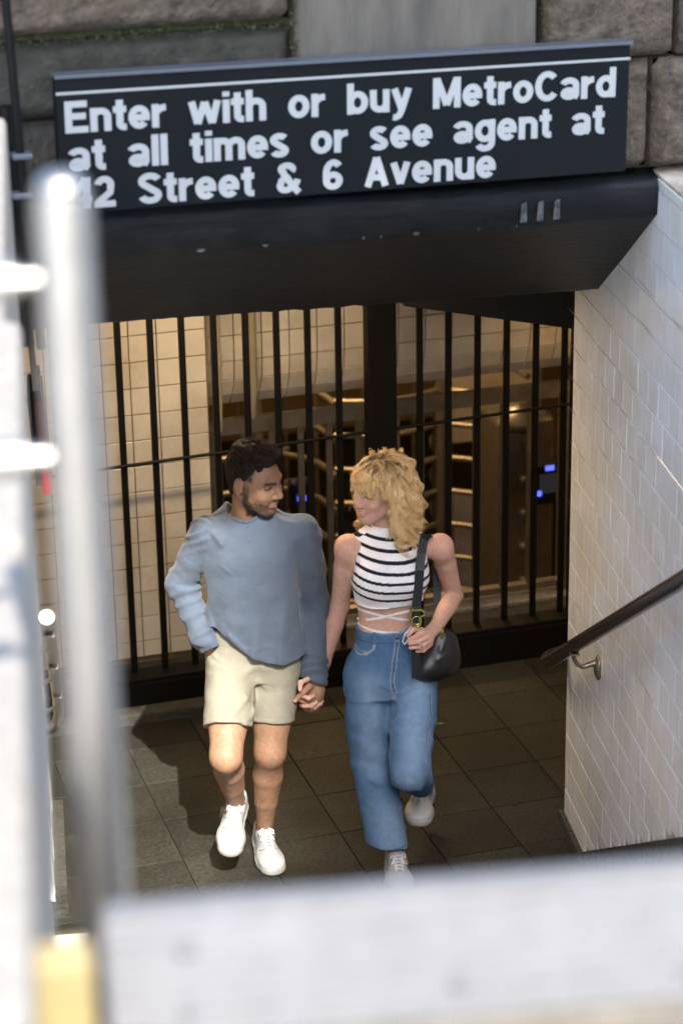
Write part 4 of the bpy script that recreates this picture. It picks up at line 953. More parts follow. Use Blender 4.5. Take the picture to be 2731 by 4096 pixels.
def leg(f, h, k_, a, r=(.092, .083, .056, .053, .058, .046, .034)):
    t = lambda A, B, u: A+(B-A)*u
    shin = (a-k_).normalized(); cb = BL.cross(shin).normalized(); cb = cb if cb.dot(BF) < 0 else -cb
    f.chain([h, t(h, k_, .55), k_], [r[0], r[1], r[2]], .03)
    f.chain([k_, t(k_, a, .15)+cb*.004, t(k_, a, .32)+cb*.010, t(k_, a, .62)+cb*.004, t(k_, a, .88), a], [r[2]*.97, r[3], r[4], r[5], r[6], r[6]], .035)
    f.ell(t(k_, a, .30)+cb*.026, (.040, .034, .085), .03, 'u', [BL, cb, shin]); f.ell(k_-cb*.034, (.022, .022, .028), .03, 'u', [BL, cb, shin])
leg(f, mj['hipR'], mj['knR'], mj['anR']); leg(f, mj['hipL'], mj['knL'], mj['anL'])
for s_ in 'RL':
    f.chain([mj['sh'+s_], mj['el'+s_], mj['wr'+s_]], [.052, .042, .029], .02)
pocket = J(512, 1518, .0); f.cone(mj['wrR'], pocket, .030, .036, .02)
# left hand: palm, knuckles, thumb and fingers closed round her hand
HY = .075
def fing(f, pts, r, dy=0., k=.006): f.chain([J(px, py, HY+dy+d) for px, py, d in pts], r, k)
f.chain([mj['wrL'], J(722, 1575, .06), J(722, 1592, HY-.005)], [.029, .031, .034], .015, 'u', (BF, .72))
f.cone(J(733, 1583, HY-.012), J(731, 1604, HY-.008), .022, .018, .016)
fing(f, [(709, 1578, .012), (694, 1592, .030), (678, 1609, .034)], [.0150, .0125, .0105], k=.01)         # thumb
fing(f, [(722, 1606, .010), (704, 1613, .026), (691, 1609, .022)], [.0125, .0115, .010])                    # index
fing(f, [(726, 1614, .004), (709, 1626, .018), (693, 1620, .014)], [.0125, .0110, .0095])                   # middle
fing(f, [(731, 1618, -.008), (717, 1631, .004), (701, 1629, .0)], [.0115, .0105, .009])
fing(f, [(736, 1612, -.018), (729, 1628, -.012), (716, 1632, -.012)], [.0100, .0090, .008])
SKM = np.array([.305, .176, .107])
def paint_man(Vv):
    C = np.tile(SKM, (len(Vv), 1)); Q = local(Vv, hc, hS, hF, hU); near = np.linalg.norm(Q, axis=1) < .17
    Cn = C[near]; face_paint(Q[near], Cn, SKM, (.36, .13, .10), (.02, .014, .01), (.02, .013, .010), beard=(.018, .013, .010)); C[near] = Cn
    for k_ in 'RL':
        d = np.linalg.norm(Vv-V3(mj['kn'+k_]), axis=1); C *= (1-.18*np.exp(-(d/.05)**2))[:, None]
    C *= (1+.045*nz(Vv, 130, 3)*(Vv[:, 2] < .75)+.05*nz(Vv, 300, 5)*(Vv[:, 2] < .75))[:, None]
    for c_ in (J(677, 1611, HY+.045),): d = np.linalg.norm(Vv-V3(c_), axis=1); C = C+(np.array([.5, .36, .29])-C)*np.exp(-(d/.0075)**4)[:, None]
    return C
bm_ = link('body', f.mesh('body', paint_man), 'skin', man)
b = MB(); b.chain = None
b.tube([HP_(-.018, .083, -.0640), HP_(-.009, .0905, -.0668), HP_(0, .0935, -.0675), HP_(.009, .0905, -.0668), HP_(.018, .083, -.0640)], [.002, .0042, .0048, .0042, .002], 8); b.build('teeth', 'teeth', bm_)
# shirt
f = Field(Vector((1.55, 7.45, .66)), Vector((2.5, 8.15, 1.52)), .0042)
zt = lambda px, py, ff=.1: J(px, py, ff).z
f.loft(Pm, BL, BF, [(.765, .035, .012, .172, .128), (.80, .03, .014, .180, .134), (.86, .018, .014, .182, .134), (.95, .008, .012, .180, .130), (1.06, .0, .008, .178, .128), (1.18, -.004, .002, .180, .130), (1.28, -.004, -.006, .184, .130), (1.35, -.004, -.02, .176, .112), (1.405, -.004, -.036, .125, .085), (1.44, -.006, -.05, .085, .06)], .04, pw=2.2)
hx = [(lf(J(px, py, .12), Pm)[0], J(px, py, .12).z) for px, py in ((470, 1446), (495, 1452), (520, 1468), (550, 1490), (580, 1508), (615, 1520), (650, 1524), (690, 1518), (730, 1508))]
def hemcut(f, prof):
    sl, P = f.sub([q[0] for q in f.ax], [q[-1] for q in f.ax]); l = (P[0]-Pm.x)*BL.x+(P[1]-Pm.y)*BL.y
    f.put(sl, (np.interp(l, [q[0] for q in prof], [q[1] for q in prof])-P[2]).astype(np.float32)+0*f.D[sl], .004, 'i')
g = Field(Vector((1.55, 7.45, .66)), Vector((2.5, 8.15, 1.52)), .0042)
for s_, sg_ in (('R', -1), ('L', 1)):
    g.chain([mj['sh'+s_]-BL*sg_*.014-ZUP*.002, nb+BL*sg_*.075-ZUP*.008, nb+BL*sg_*.040+ZUP*.012-BF*.012], [.053, .043, .038], .04)
    g.chain([mj['sh'+s_]-BL*sg_*.008, mj['sh'+s_]+(mj['el'+s_]-mj['sh'+s_])*.5, mj['el'+s_]], [.061, .058, .054], .035)
g.chain([mj['elR'], mj['elR']+(mj['wrR']-mj['elR'])*.5, J(484, 1492, .055)], [.055, .050, .041], .02)
cuffL = J(721, 1562, .06); g.chain([mj['elL'], mj['elL']+(cuffL-mj['elL'])*.5, cuffL-ZUP*-.0], [.056, .050, .047], .02)
allsl = tuple(slice(None) for _ in range(3)); fD0 = f.D.copy(); f.put(allsl, g.D, .03, 'u')
arm = [mj['elR'], mj['wrR'], mj['shR'], mj['elL'], cuffL, mj['shL']]
hp = lambda *q: [v[0] for v in f.hits(q)]
arm_R, arm_L = hp((462, 1188), (466, 1215), (473, 1250), (480, 1290)), hp((712, 1190), (703, 1220), (697, 1260), (692, 1300))
plk = [hp((560, 1200), (563, 1262)), hp((578, 1198), (581, 1262)), hp((562, 1262), (582, 1262))]
hemline = hp((500, 1462), (540, 1492), (592, 1516), (650, 1523), (696, 1511)); yoke = [hp((455, 1182), (500, 1165), (528, 1156)), hp((720, 1190), (690, 1168), (655, 1155))]
cuffline = hp((692, 1550), (718, 1562), (748, 1566))
def shirt_folds(P):
    q = P-V3(Pm); l = q@V3(BL); ff = q@V3(BF); z = P[:, 2]
    w1 = nz(P, 7, 1); w2 = nz(P, 10, 6); w3 = nz(P, 5, 3); tor = sstep(-np.abs(l), -.19, -.14)*(ff > -.02)
    d = .0008*nz(P, 30, 2)
    d = d+1.5*tor*sstep(z, .80, .90)*(.0105*ridge(30*(l*.9+z*.42)+2.4*w1)*sstep(w2, -.1, .6)+.0105*ridge(27*(-l*.85+z*.55)+2.6*w2+1)*sstep(w3, -.1, .6)+.0095*ridge(26*l+1.8*w1+3*z)*sstep(-z, -1.15, -.92)*sstep(w1, -.6, .4)-.003)
    L = lambda a, b, w, am: fold(P, J(*a), J(*b), w, am)
    for a, b, w, am in (((486, 1285, .1), (545, 1335, .14), .010, .006), ((692, 1290, .1), (640, 1345, .14), .010, .006), ((500, 1440, .12), (575, 1505, .14), .009, .007), ((560, 1495, .15), (690, 1470, .1), .009, .006)): d = d+1.3*L(a, b, w, am)
    for A, B, f0, am in ((mj['shR'], mj['elR'], 36, .013), (mj['elR'], mj['wrR'], 48, .017), (mj['elL'], cuffL, 40, .017), (mj['shL'], mj['elL'], 32, .013)):
        dd, t = segd(P, A, B); L_ = (B-A).length; m = sstep(np.clip(1-dd/.085, 0, 1)*(dd < .085), 0, .35)
        d = d+am*m*ridge(t*L_*f0+2.6*nz(P, 12, 4)+1.8*nz(P, 6, 6))*sstep(nz(P, 8, 5), -.6, .5)*(.25+.75*sstep(np.abs(t-.5), .05, .48))
    for g_ in [arm_R, arm_L, cuffline]+plk+yoke: d = d+groove(P, g_, .0028, .0022)
    return d+groove(P, hemline, .0032, .0022)
f.D = fD0; f.displace(shirt_folds); g.displace(shirt_folds); hemcut(f, hx)
g.plane(J(719, 1566, .06), (J(719, 1566, .06)-mj['elL']).normalized()-BL*.35, .003, (J(719, 1590, .06), .11))
g.plane(J(485, 1492, .05), (J(485, 1492, .05)-mj['elR']).normalized(), .003, (J(495, 1511, .05), .085))
f.put(allsl, g.D, .03, 'u')
f.ell(J(476, 1345, -.03), (.016, .06, .075), .025, 's', [BL, BF, ZUP])
# neckline: upright elliptical cut round the neck; the ribbed band follows the cut
nk = nb+BF*.004; sl, PP_ = f.sub(V3(nk)-np.array([.13, .13, .12]), V3(nk)+np.array([.13, .13, .16])); qq = [PP_[i]-nk[i] for i in range(3)]
uu_, vv_ = qq[0]*BL.x+qq[1]*BL.y, qq[0]*BF.x+qq[1]*BF.y; E_ = (np.sqrt((uu_/.071)**2+(vv_/.082)**2)-1)*.065+0*qq[2]
f.D[sl] = np.maximum(f.D[sl], -E_.astype(np.float32))
ring = []
for a in np.linspace(0, 2*math.pi, 48, endpoint=False):
    q = nk+BL*(.0755*math.cos(a))+BF*(.0865*math.sin(a)); ii = [int(np.searchsorted(f.ax[i], q[i])) for i in range(2)]; col_ = f.D[ii[0], ii[1]]; k_ = np.nonzero(col_ < 0)[0]
    ring.append(float(f.ax[2][k_[-1]]) if len(k_) else nk.z)
zr = np.array(ring)
for _ in range(4): zr = (np.roll(zr, 1)+2*zr+np.roll(zr, -1))/4
ringp = [nk+BL*(.0735*math.cos(a))+BF*(.0845*math.sin(a))+ZUP*(float(z_)-nk.z+.001) for a, z_ in zip(np.linspace(0, 2*math.pi, 48, endpoint=False), zr)]; ringp.append(ringp[0])
btn = f.hits([(570, 1209), (573, 1243)])
shirt = link('shirt', f.mesh('shirt'), 'shirt_cloth', man)
b = MB(); b.tube(ringp, .0068, 8, cap=False); b.build('collar', 'shirt_cloth', shirt)
for q, n_ in btn:
    b = MB(); ax_ = n_.cross(ZUP).normalized(); b.lathe(q-n_*.001, [(.0058, 0), (.0058, .0022), (.0042, .0034), (.001, .0026)], 12, (ax_, n_.cross(ax_), n_)); b.build('button', 'shirt_cloth', shirt)
# shorts
f = Field(Vector((1.6, 7.35, .42)), Vector((2.4, 8.15, 1.0)), .0042)
f.loft(Pm, BL, BF, [(.78, .0, 0, .165, .118), (.86, .0, 0, .165, .120), (.93, -.005, 0, .158, .116), (.98, -.01, 0, .150, .112)], .03)
hR0, kR0 = mj['hipR'], mj['knR']; hL0, kL0 = mj['hipL'], mj['knL']
eR = hR0+(kR0-hR0)*.76; eL = hL0+(kL0-hL0)*.72
f.chain([hR0+ZUP*.01-BL*.002, hR0+(kR0-hR0)*.4, eR], [.098, .096, .094], .03); f.chain([hL0+ZUP*.01, hL0+(kL0-hL0)*.4, eL], [.098, .093, .090], .03)
f.cone(hR0*.5+hL0*.5-ZUP*.02, hR0*.5+hL0*.5+ZUP*.05, .07, .1, .04)
for e_, h_, k_ in ((eR, hR0, kR0), (eL, hL0, kL0)): f.plane(e_-(k_-h_).normalized()*.018, (k_-h_).normalized()+ZUP*-.25, .003, (e_+(k_-h_).normalized()*.05, .125))
fly = [v[0] for v in f.hits([(596, 1530), (588, 1560), (580, 1590), (577, 1635)])]; pkt = [v[0] for v in f.hits([(492, 1475), (483, 1500), (474, 1530)])]; sid = [v[0] for v in f.hits([(472, 1530), (468, 1580), (468, 1640)])]
def shorts_folds(P):
    w1, w2 = nz(P, 9, 1), nz(P, 13, 4); l = (P-V3(Pm))@V3(BL); z = P[:, 2]; cr = np.exp(-((l-.0)/.11)**2)*sstep(-np.abs(z-.74), -.16, -.02)
    d = .0010*nz(P, 34, 3)+cr*(.0110*ridge(30*z+14*np.abs(l)+1.6*w1)*sstep(w2, -.3, .6))+.0070*ridge(22*l+9*z+2*w2)*sstep(w1, -.2, .6)-.002
    for a, b, w, am in (((575, 1560, .12), (500, 1530, .12), .009, .005), ((577, 1580, .12), (490, 1575, .1), .009, .005), ((590, 1575, .12), (665, 1590, .1), .009, .005), ((480, 1500, .06), (540, 1540, .13), .008, .005)): d = d+fold(P, J(*a), J(*b), w, am)
    for h_, k_, e_ in ((hR0, kR0, eR), (hL0, kL0, eL)):
        n_ = (k_-h_).normalized()+ZUP*-.25; n_.normalize(); u_ = (P-V3(e_-(k_-h_).normalized()*.018))@V3(n_); d = d-.0016*np.exp(-((u_+.024)/.0022)**2)
    return d+groove(P, fly, .0045, .0045)+groove(P, pkt, .004, .004)+groove(P, sid, .003, .003)
f.displace(shorts_folds)
shorts = link('shorts', f.mesh('shorts'), 'shorts_cloth', man)
# hems: turned-up edge bands
# hair: cap + short curls
def hair_col(base, tip): return lambda Vv: np.tile(np.array(base), (len(Vv), 1))
f = Field(hc-Vector((.17, .17, .12)), hc+Vector((.17, .17, .20)), .0032)
A = [hS, hF, hU]
f.ell(HP_(0, -.024, .046), (.083, .105, .089), .01, 'u', A); f.ell(HP_(0, .03, .104), (.058, .060, .032), .03, 'u', A); f.ell(HP_(-.0, -.02, .115), (.060, .075, .036), .03, 'u', A); f.cone(HP_(0, -.075, .0), HP_(0, -.060, -.055), .052, .050, .03)
f.ell(HP_(0, .082, .010), (.078, .058, .078), .010, 's', A)                    # face opening
f.ell(HP_(0, .085, -.05), (.10, .085, .06), .01, 's', A)
for s_ in (-1, 1): f.ell(HP_(.088*s_, -.022, -.028), (.028, .024, .042), .008, 's', A)
f.plane(HP_(0, -.05, -.072), -hU, .004)
f.displace(lambda P: .0022*nz(P, 70, 1)+.0018*nz(P, 130, 2)*np.clip((local(P, hc, hS, hF, hU)[:, 2]-.02)/.06, 0, 1)-.001)
hair = link('hair', f.mesh('hair', hair_col((.013, .010, .008), None)), 'hair_dark', man)
rs = np.random.RandomState(5)
def strand_mesh(name, strands, m, parent, n=3):
    """strands: list of (pts (k,3), radii (k,), colours (k,3)) -> one mesh of thin tubes"""
    VV, FF, CC = [], [], []; base = 0
    for pts, rad, col in strands:
        k_ = len(pts); T = np.gradient(pts, axis=0); T /= np.linalg.norm(T, axis=1)[:, None]+1e-9
        ref = np.array([.3, .5, .81]); N1 = np.cross(T, ref); N1 /= np.linalg.norm(N1, axis=1)[:, None]+1e-9; N2 = np.cross(T, N1)
        for j in range(n):
            a = 2*math.pi*j/n; VV.append(pts+(N1*math.cos(a)+N2*math.sin(a))*rad[:, None]); CC.append(col)
        i = np.arange(k_-1)
        for j in range(n):
            a, c = base+j*k_, base+((j+1) % n)*k_; FF.append(np.stack([a+i, a+i+1, c+i+1, c+i], 1))
        base += n*k_
    V = np.concatenate(VV); Q = np.concatenate(FF); C = np.ones((len(V), 4), np.float32); C[:, :3] = np.concatenate(CC)
    me = bpy.data.meshes.new(name); me.vertices.add(len(V)); me.vertices.foreach_set('co', V.astype(np.float32).ravel()); me.loops.add(len(Q)*4); me.loops.foreach_set('vertex_index', Q.astype(np.int32).ravel()); me.polygons.add(len(Q))
    me.polygons.foreach_set('loop_start', np.arange(0, len(Q)*4, 4, dtype=np.int32)); me.polygons.foreach_set('use_smooth', np.ones(len(Q), bool)); me.update(calc_edges=True)
    me.color_attributes.new('Col', 'FLOAT_COLOR', 'POINT').data.foreach_set('color', C.ravel())
    return link(name, me, m, parent)
hm = np.array([V3(hS), V3(hF), V3(hU)])
ST = []
for _ in range(2600):
    u = rs.randn(3); u[2] = abs(u[2])*1.2-.25; u /= np.linalg.norm(u)
    if (u[1] > .55 and u[2] < .62) or (u[2] < .25 and u[1] > .1): continue
    p = np.array([0, -.02, .048])+u*np.array([.086, .108, .094])+np.array([0, .01, .012])*u[2]
    k_ = 8; L_ = rs.uniform(.018, .034) if u[2] > .35 else rs.uniform(.008, .014); tdir = np.array([rs.randn()*.5, .55+rs.randn()*.4, rs.randn()*.3]); ph = rs.rand()*6.28; pts = []
    side = np.cross(u, tdir); side /= np.linalg.norm(side)+1e-9
    for i in range(k_):
        t = i/(k_-1); pts.append(p+L_*(u*.55*t*(1-.5*t)+tdir*.6*t+side*.14*np.sin(ph+t*4)+u*.12*np.sin(ph+t*5.)*t))
    pts = np.array(pts); W = pts@hm+V3(hc); c_ = np.array([.018, .0125, .0085])*rs.uniform(.5, 4.0)
    ST.append((W, np.linspace(.0013, .0006, k_), np.tile(c_, (k_, 1))))
for _ in range(420):                                                       # beard stubble along the jaw
    s_ = rs.choice([-1, 1]); t = rs.rand(); jx = .060*(1-t)+.010*t; p = np.array([s_*jx*1.05, -.006+.080*t, -.062-.046*t+rs.randn()*.012]); d_ = np.array([s_*.4*(1-t), .3*t+.1, -.6])+rs.randn(3)*.25
    p = p+np.array([s_*.012*(1-t), .012*t, -.008]); p = p*np.array([.96, .93, 1.])+np.array([0, 0, .008]); pts = np.array([p+d_*.005*i/3 for i in range(4)]); W = pts@hm+V3(hc); ST.append((W, np.linspace(.0011, .0006, 4), np.tile(np.array([.016, .011, .008]), (4, 1))))
strand_mesh('hair_curls', ST, 'hair_dark', hair)
# sneakers
sF = (J(632, 2025, .25)-mj['anL']); sF.z = 0
shoe(man, Vector((mj['anL'].x, mj['anL'].y, 0.0)), sF, ZUP, 'white lace-up sneaker planted flat on the floor', L_=.305, logo=(-1, 'flag'))
toe = J(523, 1962, .25); sF = (toe-mj['anR']).normalized(); upv = Vector((0, 0, 1))+BF*.55
Sx = sF.cross(upv).normalized(); Ux = Sx.cross(sF).normalized()
dirf = (sF*math.cos(.32)+Ux*math.sin(.32)).normalized(); Ux = Sx.cross(dirf).normalized()
shoe(man, mj['anR']-Ux*.082, dirf, Ux, 'white lace-up sneaker lifted in mid-stride', L_=.305, logo=(1, 'flag'))
# ------------------------------------------------------------------ the woman
Pw = at(893, 1500, 7.66); Pw.z = 0
JW = Jf(Pw)
woman = empty('person', Pw, 'woman with wavy blonde hair in striped crop top and blue jeans', 'person')
tocam = Vector((-Pw.x, -Pw.y, 0)).normalized(); torgt = Vector((-tocam.y, tocam.x, 0))
Fw = tocam*math.cos(math.radians(51))-torgt*math.sin(math.radians(51)); Fw = (Fw*math.cos(math.radians(4))-ZUP*math.sin(math.radians(4))).normalized()
wS, wF, wU = frame(Fw)
tl_ = math.radians(4); wS, wU = (wS*math.cos(tl_)+wU*math.sin(tl_)).normalized(), (wU*math.cos(tl_)-wS*math.sin(tl_)).normalized()
wc = JW(871, 1124, .0)
WS = .95
wj = dict(hipR=JW(843, 1548, 0), hipL=JW(952, 1545, .0), knR=JW(852, 1740, .04), anR=JW(910, 1946, .14), knL=JW(940, 1772, .21), anL=JW(970, 1808, -.10),
          shR=JW(797, 1256, -.02), shL=JW(1012, 1254, -.02), elR=JW(780, 1392, -.11), wrR=JW(745, 1520, -.125), elL=JW(1041, 1366, -.13), wrL=JW(1000, 1442, .07))
f = Field(Vector((2.15, 7.15, -.02)), Vector((2.98, 7.98, 1.74)), .0045, ((wc.x-.11, wc.y-.11, wc.z-.14), (wc.x+.11, wc.y+.11, wc.z+.14), .0026))
HW, _, _ = head_field(f, wc, wS, wF, wU, False, WS)
nw = JW(886, 1222, -.035)
f.chain([HW(0, -.03, -.06), nw, nw-ZUP*.05], [.046, .047, .058], .03)
for s_, sg_ in (('R', -1), ('L', 1)):
    f.chain([wj['sh'+s_]-ZUP*.004, nw-ZUP*.040+BL*sg_*.02], [.036, .036], .035)
    f.chain([wj['sh'+s_], wj['sh'+s_]+(wj['el'+s_]-wj['sh'+s_])*.35, wj['el'+s_]], [.041, .041, .034], .02)
    f.ell(wj['sh'+s_]-BL*sg_*.002-ZUP*.010, (.040, .041, .050), .03)
f.chain([wj['elR'], wj['elR']+(wj['wrR']-wj['elR'])*.3, wj['wrR']], [.033, .035, .024], .02)
f.chain([wj['elL'], wj['elL']+(wj['wrL']-wj['elL'])*.3, wj['wrL']], [.034, .037, .025], .02)
f.loft(Pw, BL, BF, [(.78, .0, -.01, .15, .11), (.88, .0, -.005, .135, .098), (.97, .0, .0, .118, .082), (1.04, .0, .002, .115, .080), (1.12, .0, .0, .125, .09), (1.22, .002, -.01, .135, .098), (1.30, .002, -.02, .13, .085), (1.36, .0, -.03, .09, .06)], .03)
# right hand (held): thumb over his, fingers closed round the back of his hand
def wf(pts, r, k=.006): f.chain([J(px, py, HY+d) for px, py, d in pts], r, k)
f.chain([wj['wrR'], J(728, 1572, -.03), J(716, 1594, .02)], [.024, .026, .026], .012)
wf([(706, 1560, .02), (690, 1568, .040), (689, 1584, .052)], [.0105, .0100, .0085], .008)
wf([(698, 1600, .035), (709, 1604, .052), (720, 1597, .040)], [.0095, .0095, .0078])
wf([(698, 1622, .030), (716, 1621, .046), (727, 1613, .030)], [.0092, .0092, .0075])
wf([(712, 1630, .018), (723, 1625, .028), (734, 1616, .014)], [.0085, .0085, .0070])
wf([(728, 1625, .0), (736, 1618, .008), (741, 1609, -.004)], [.0075, .0075, .0062])
f.chain([J(716, 1594, .02), J(698, 1604, HY+.012), J(704, 1624, HY+.010)], [.020, .013, .012], .012)
# left hand closed on the bag strap
HB = .155
def wl(pts, r, k=.005): f.chain([JW(px, py, HB+d) for px, py, d in pts], r, k)
f.chain([wj['wrL'], JW(984, 1456, .115), JW(977, 1466, HB-.02)], [.025, .027, .030], .014, 'u')
f.ell(JW(978, 1470, HB-.015), (.026, .020, .034), .014)
wl([(968, 1448, -.012), (950, 1444, .006), (937, 1459, .012)], [.012, .0105, .0082], .01)
wl([(974, 1453, .0), (957, 1461, .016), (939, 1470, .010)], [.0105, .0095, .0078])
wl([(981, 1462, .002), (962, 1474, .020), (940, 1478, .012)], [.0105, .0095, .0078])
wl([(985, 1472, .0), (967, 1486, .018), (942, 1488, .010)], [.0100, .0090, .0074])
wl([(988, 1480, -.004), (972, 1494, .010), (957, 1496, .006)], [.0088, .0080, .0066])
SKW = np.array([.55, .340, .262])
def paint_woman(Vv):
    C = np.tile(SKW, (len(Vv), 1)); Q = local(Vv, wc, wS, wF, wU); near = np.linalg.norm(Q, axis=1) < .16
    Cn = C[near]; face_paint(Q[near], Cn, SKW, (.55, .16, .13), (.30, .19, .10), (.05, .03, .025), blush=(.66, .30, .21), sc=WS); C[near] = Cn
    for q, c_, r in ((wj['shL'], (.66, .34, .24), .07), (wj['shR'], (.66, .36, .26), .06), (wj['elL'], (.60, .30, .22), .04)):
        d = np.linalg.norm(Vv-V3(q+ZUP*.03), axis=1); C = C+(np.array(c_)-C)*(.5*np.exp(-(d/r)**2))[:, None]
    h_ = np.minimum(np.linalg.norm(Vv-V3(J(712, 1605, HY+.03)), axis=1), np.linalg.norm(Vv-V3(JW(962, 1475, HB)), axis=1)); C = C+(np.array([.60, .34, .27])-C)*(.4*np.exp(-(h_/.06)**2))[:, None]
    return C
cords = [f.hits(c_) for c_ in ([(823, 1397), (840, 1404), (860, 1410), (890, 1417), (920, 1422), (945, 1424)], [(822, 1420), (845, 1423), (875, 1419), (905, 1411), (935, 1404), (955, 1398)], [(823, 1431), (835, 1440), (855, 1448), (885, 1453), (915, 1453), (936, 1452)], [(958, 1424), (968, 1421), (976, 1415)])]
wb_ = link('body', f.mesh('body', paint_woman), 'skin', woman)
b = MB(); b.tube([HW(-.018, .083, -.0640), HW(-.009, .0905, -.0670), HW(0, .0940, -.0678), HW(.009, .0905, -.0670), HW(.018, .083, -.0640)], [.002, .0045, .0052, .0045, .002], 8); b.build('teeth', 'teeth', wb_)
# striped top
ztop = nw.z
f = Field(Vector((2.2, 7.40, .96)), Vector((2.85, 7.95, 1.46)), .0038)
zh = JW(890, 1396, .1).z
f.loft(Pw, BL, BF, [(zh-.0, .0, .012, .128, .098), (1.10, .0, .014, .132, .104), (1.17, .002, .014, .142, .118), (1.215, .003, .012, .146, .126), (1.26, .003, .004, .143, .118), (1.31, .002, -.012, .125, .096), (1.355, .0, -.026, .092, .072), (1.385, .0, -.034, .066, .058)], .03, pw=2.1)
for sg_ in (-1, 1):
    f.ell(Pw+BL*(sg_*.062+.003)+BF*.080+ZUP*1.205, (.062, .050, .060), .05, 'u', [BL, BF, ZUP]); f.cone(nw-ZUP*.018+BL*sg_*.045, Pw+BL*sg_*.105+ZUP*1.325-BF*.03, .046, .036, .03)
f.cone(nw-ZUP*.035, nw-ZUP*.002+BF*.004, .062, .054, .02)
for s_, sg_ in (('R', -1), ('L', 1)):
    f.chain([wj['sh'+s_]+BL*sg_*.030+ZUP*.10, wj['sh'+s_]+BL*sg_*.020-ZUP*.02, wj['sh'+s_]+BL*sg_*.012-ZUP*.085], [.052, .050, .040], .006, 's', (BF, 2.2))
f.cone(nw-ZUP*.03-BF*.0, nw+ZUP*.09, .0495, .048, .003, 's')
f.displace(lambda P: .0007*nz(P, 22, 3)+fold(P, JW(830, 1310, .1), JW(880, 1345, .12), .012, .004)+fold(P, JW(985, 1330, .08), JW(930, 1370, .11), .011, .004)+fold(P, JW(840, 1370, .1), JW(900, 1385, .11), .010, .003))
def paint_top(Vv):
    q = Vv-V3(Pw); l = q@V3(BL); ff = q@V3(BF); z = Vv[:, 2]-.020*(l/.14)**2*(ff > 0)-.006*np.clip(ff/.1, 0, 1)+.010*l/.14
    z0 = zh+.010; pit = .0365; u = (z-z0)/pit; fr_ = u-np.floor(u); band = sstep(-np.abs(fr_-.5), -.185, -.145)*(u > 0)*(np.hypot(Vv[:, 0]-nw.x, Vv[:, 1]-nw.y) > .064)
    C = np.tile(np.array([.76, .75, .77]), (len(Vv), 1)); return C*(1-band[:, None])+np.array([.012, .013, .02])*band[:, None]
topo = link('crop_top', f.mesh('crop_top', paint_top), 'knit_striped', woman)
b = MB(); b.tube([nw-ZUP*.006+BL*(.052*math.cos(a))+BF*(.003+.052*math.sin(a))-ZUP*.010*math.sin(a) for a in np.linspace(0, 2*math.pi, 29)], .0085, 8, cap=False); b.build('neckband', 'cord_white', topo)
# waist cords wound round the bare midriff
for c_ in cords:
    if len(c_) > 1: b = MB(); b.ribbon([q for q, n_ in c_], [n_ for q, n_ in c_], .0085, .0035); b.build('waist_cord', 'cord_white', topo)
b = MB(); b.tube([JW(937, 1452, .10), JW(942, 1440, .13), JW(952, 1436, .14)], .004, 6); b.tube([JW(940, 1446, .12), JW(930, 1456, .125), JW(924, 1474, .125), JW(929, 1480, .13), JW(936, 1470, .14), JW(938, 1460, .14)], .0032, 6); b.build('cord_knot', 'cord_white', topo)
# jeans
f = Field(Vector((2.2, 7.1, .02)), Vector((2.92, 8.05, 1.0)), .0045)
zw = JW(885, 1452, .08).z
f.loft(Pw, BL, BF, [(.72, .0, -.004, .168, .118), (.79, .0, -.004, .170, .120), (.86, .0, -.002, .154, .112), (.92, .0, .0, .134, .098), (zw+.004, .0, .0, .122, .088)], .03, pw=2.2)
f.plane(Pw+ZUP*zw, ZUP-BL*.06, .003)
hR, kR, aR, hL, kL, aL = (wj[k_] for k_ in ('hipR', 'knR', 'anR', 'hipL', 'knL', 'anL'))
f.chain([hR-BL*.002, hR+(kR-hR)*.5, kR, kR+(JW(890, 1945, .15)-kR)*.55, JW(888, 1940, .15)], [.086, .088, .083, .083, .082], .025)
f.chain([hL+BL*.002, hL+(kL-hL)*.5, kL], [.090, .088, .078], .025)
f.chain([kL-BF*.004, kL+(aL-kL)*.45, kL+(aL-kL)*.85], [.074, .058, .050], .012)
f.cone((hR+hL)*.5, (hR+hL)*.5-ZUP*.03, .08, .06, .03)
hemp = JW(886, 1938, .15); f.plane(hemp, -ZUP+BL*-.10+BF*.12, .003, (hemp-ZUP*.07, .14))
hl2 = kL+(aL-kL)*.78; f.plane(hl2, (aL-kL).normalized(), .003, (hl2+(aL-kL).normalized()*.07, .10))
seams = [[v[0] for v in f.hits(c_)] for c_ in ([(905, 1600), (897, 1680), (893, 1760)], [(912, 1800), (922, 1860), (930, 1935)], [(985, 1590), (990, 1660), (985, 1720), (980, 1775)])]
fly = [v[0] for v in f.hits([(912, 1475), (906, 1520), (900, 1565), (905, 1590)])]; pkl = [v[0] for v in f.hits([(812, 1480), (822, 1497), (842, 1502), (856, 1492), (860, 1474)])]
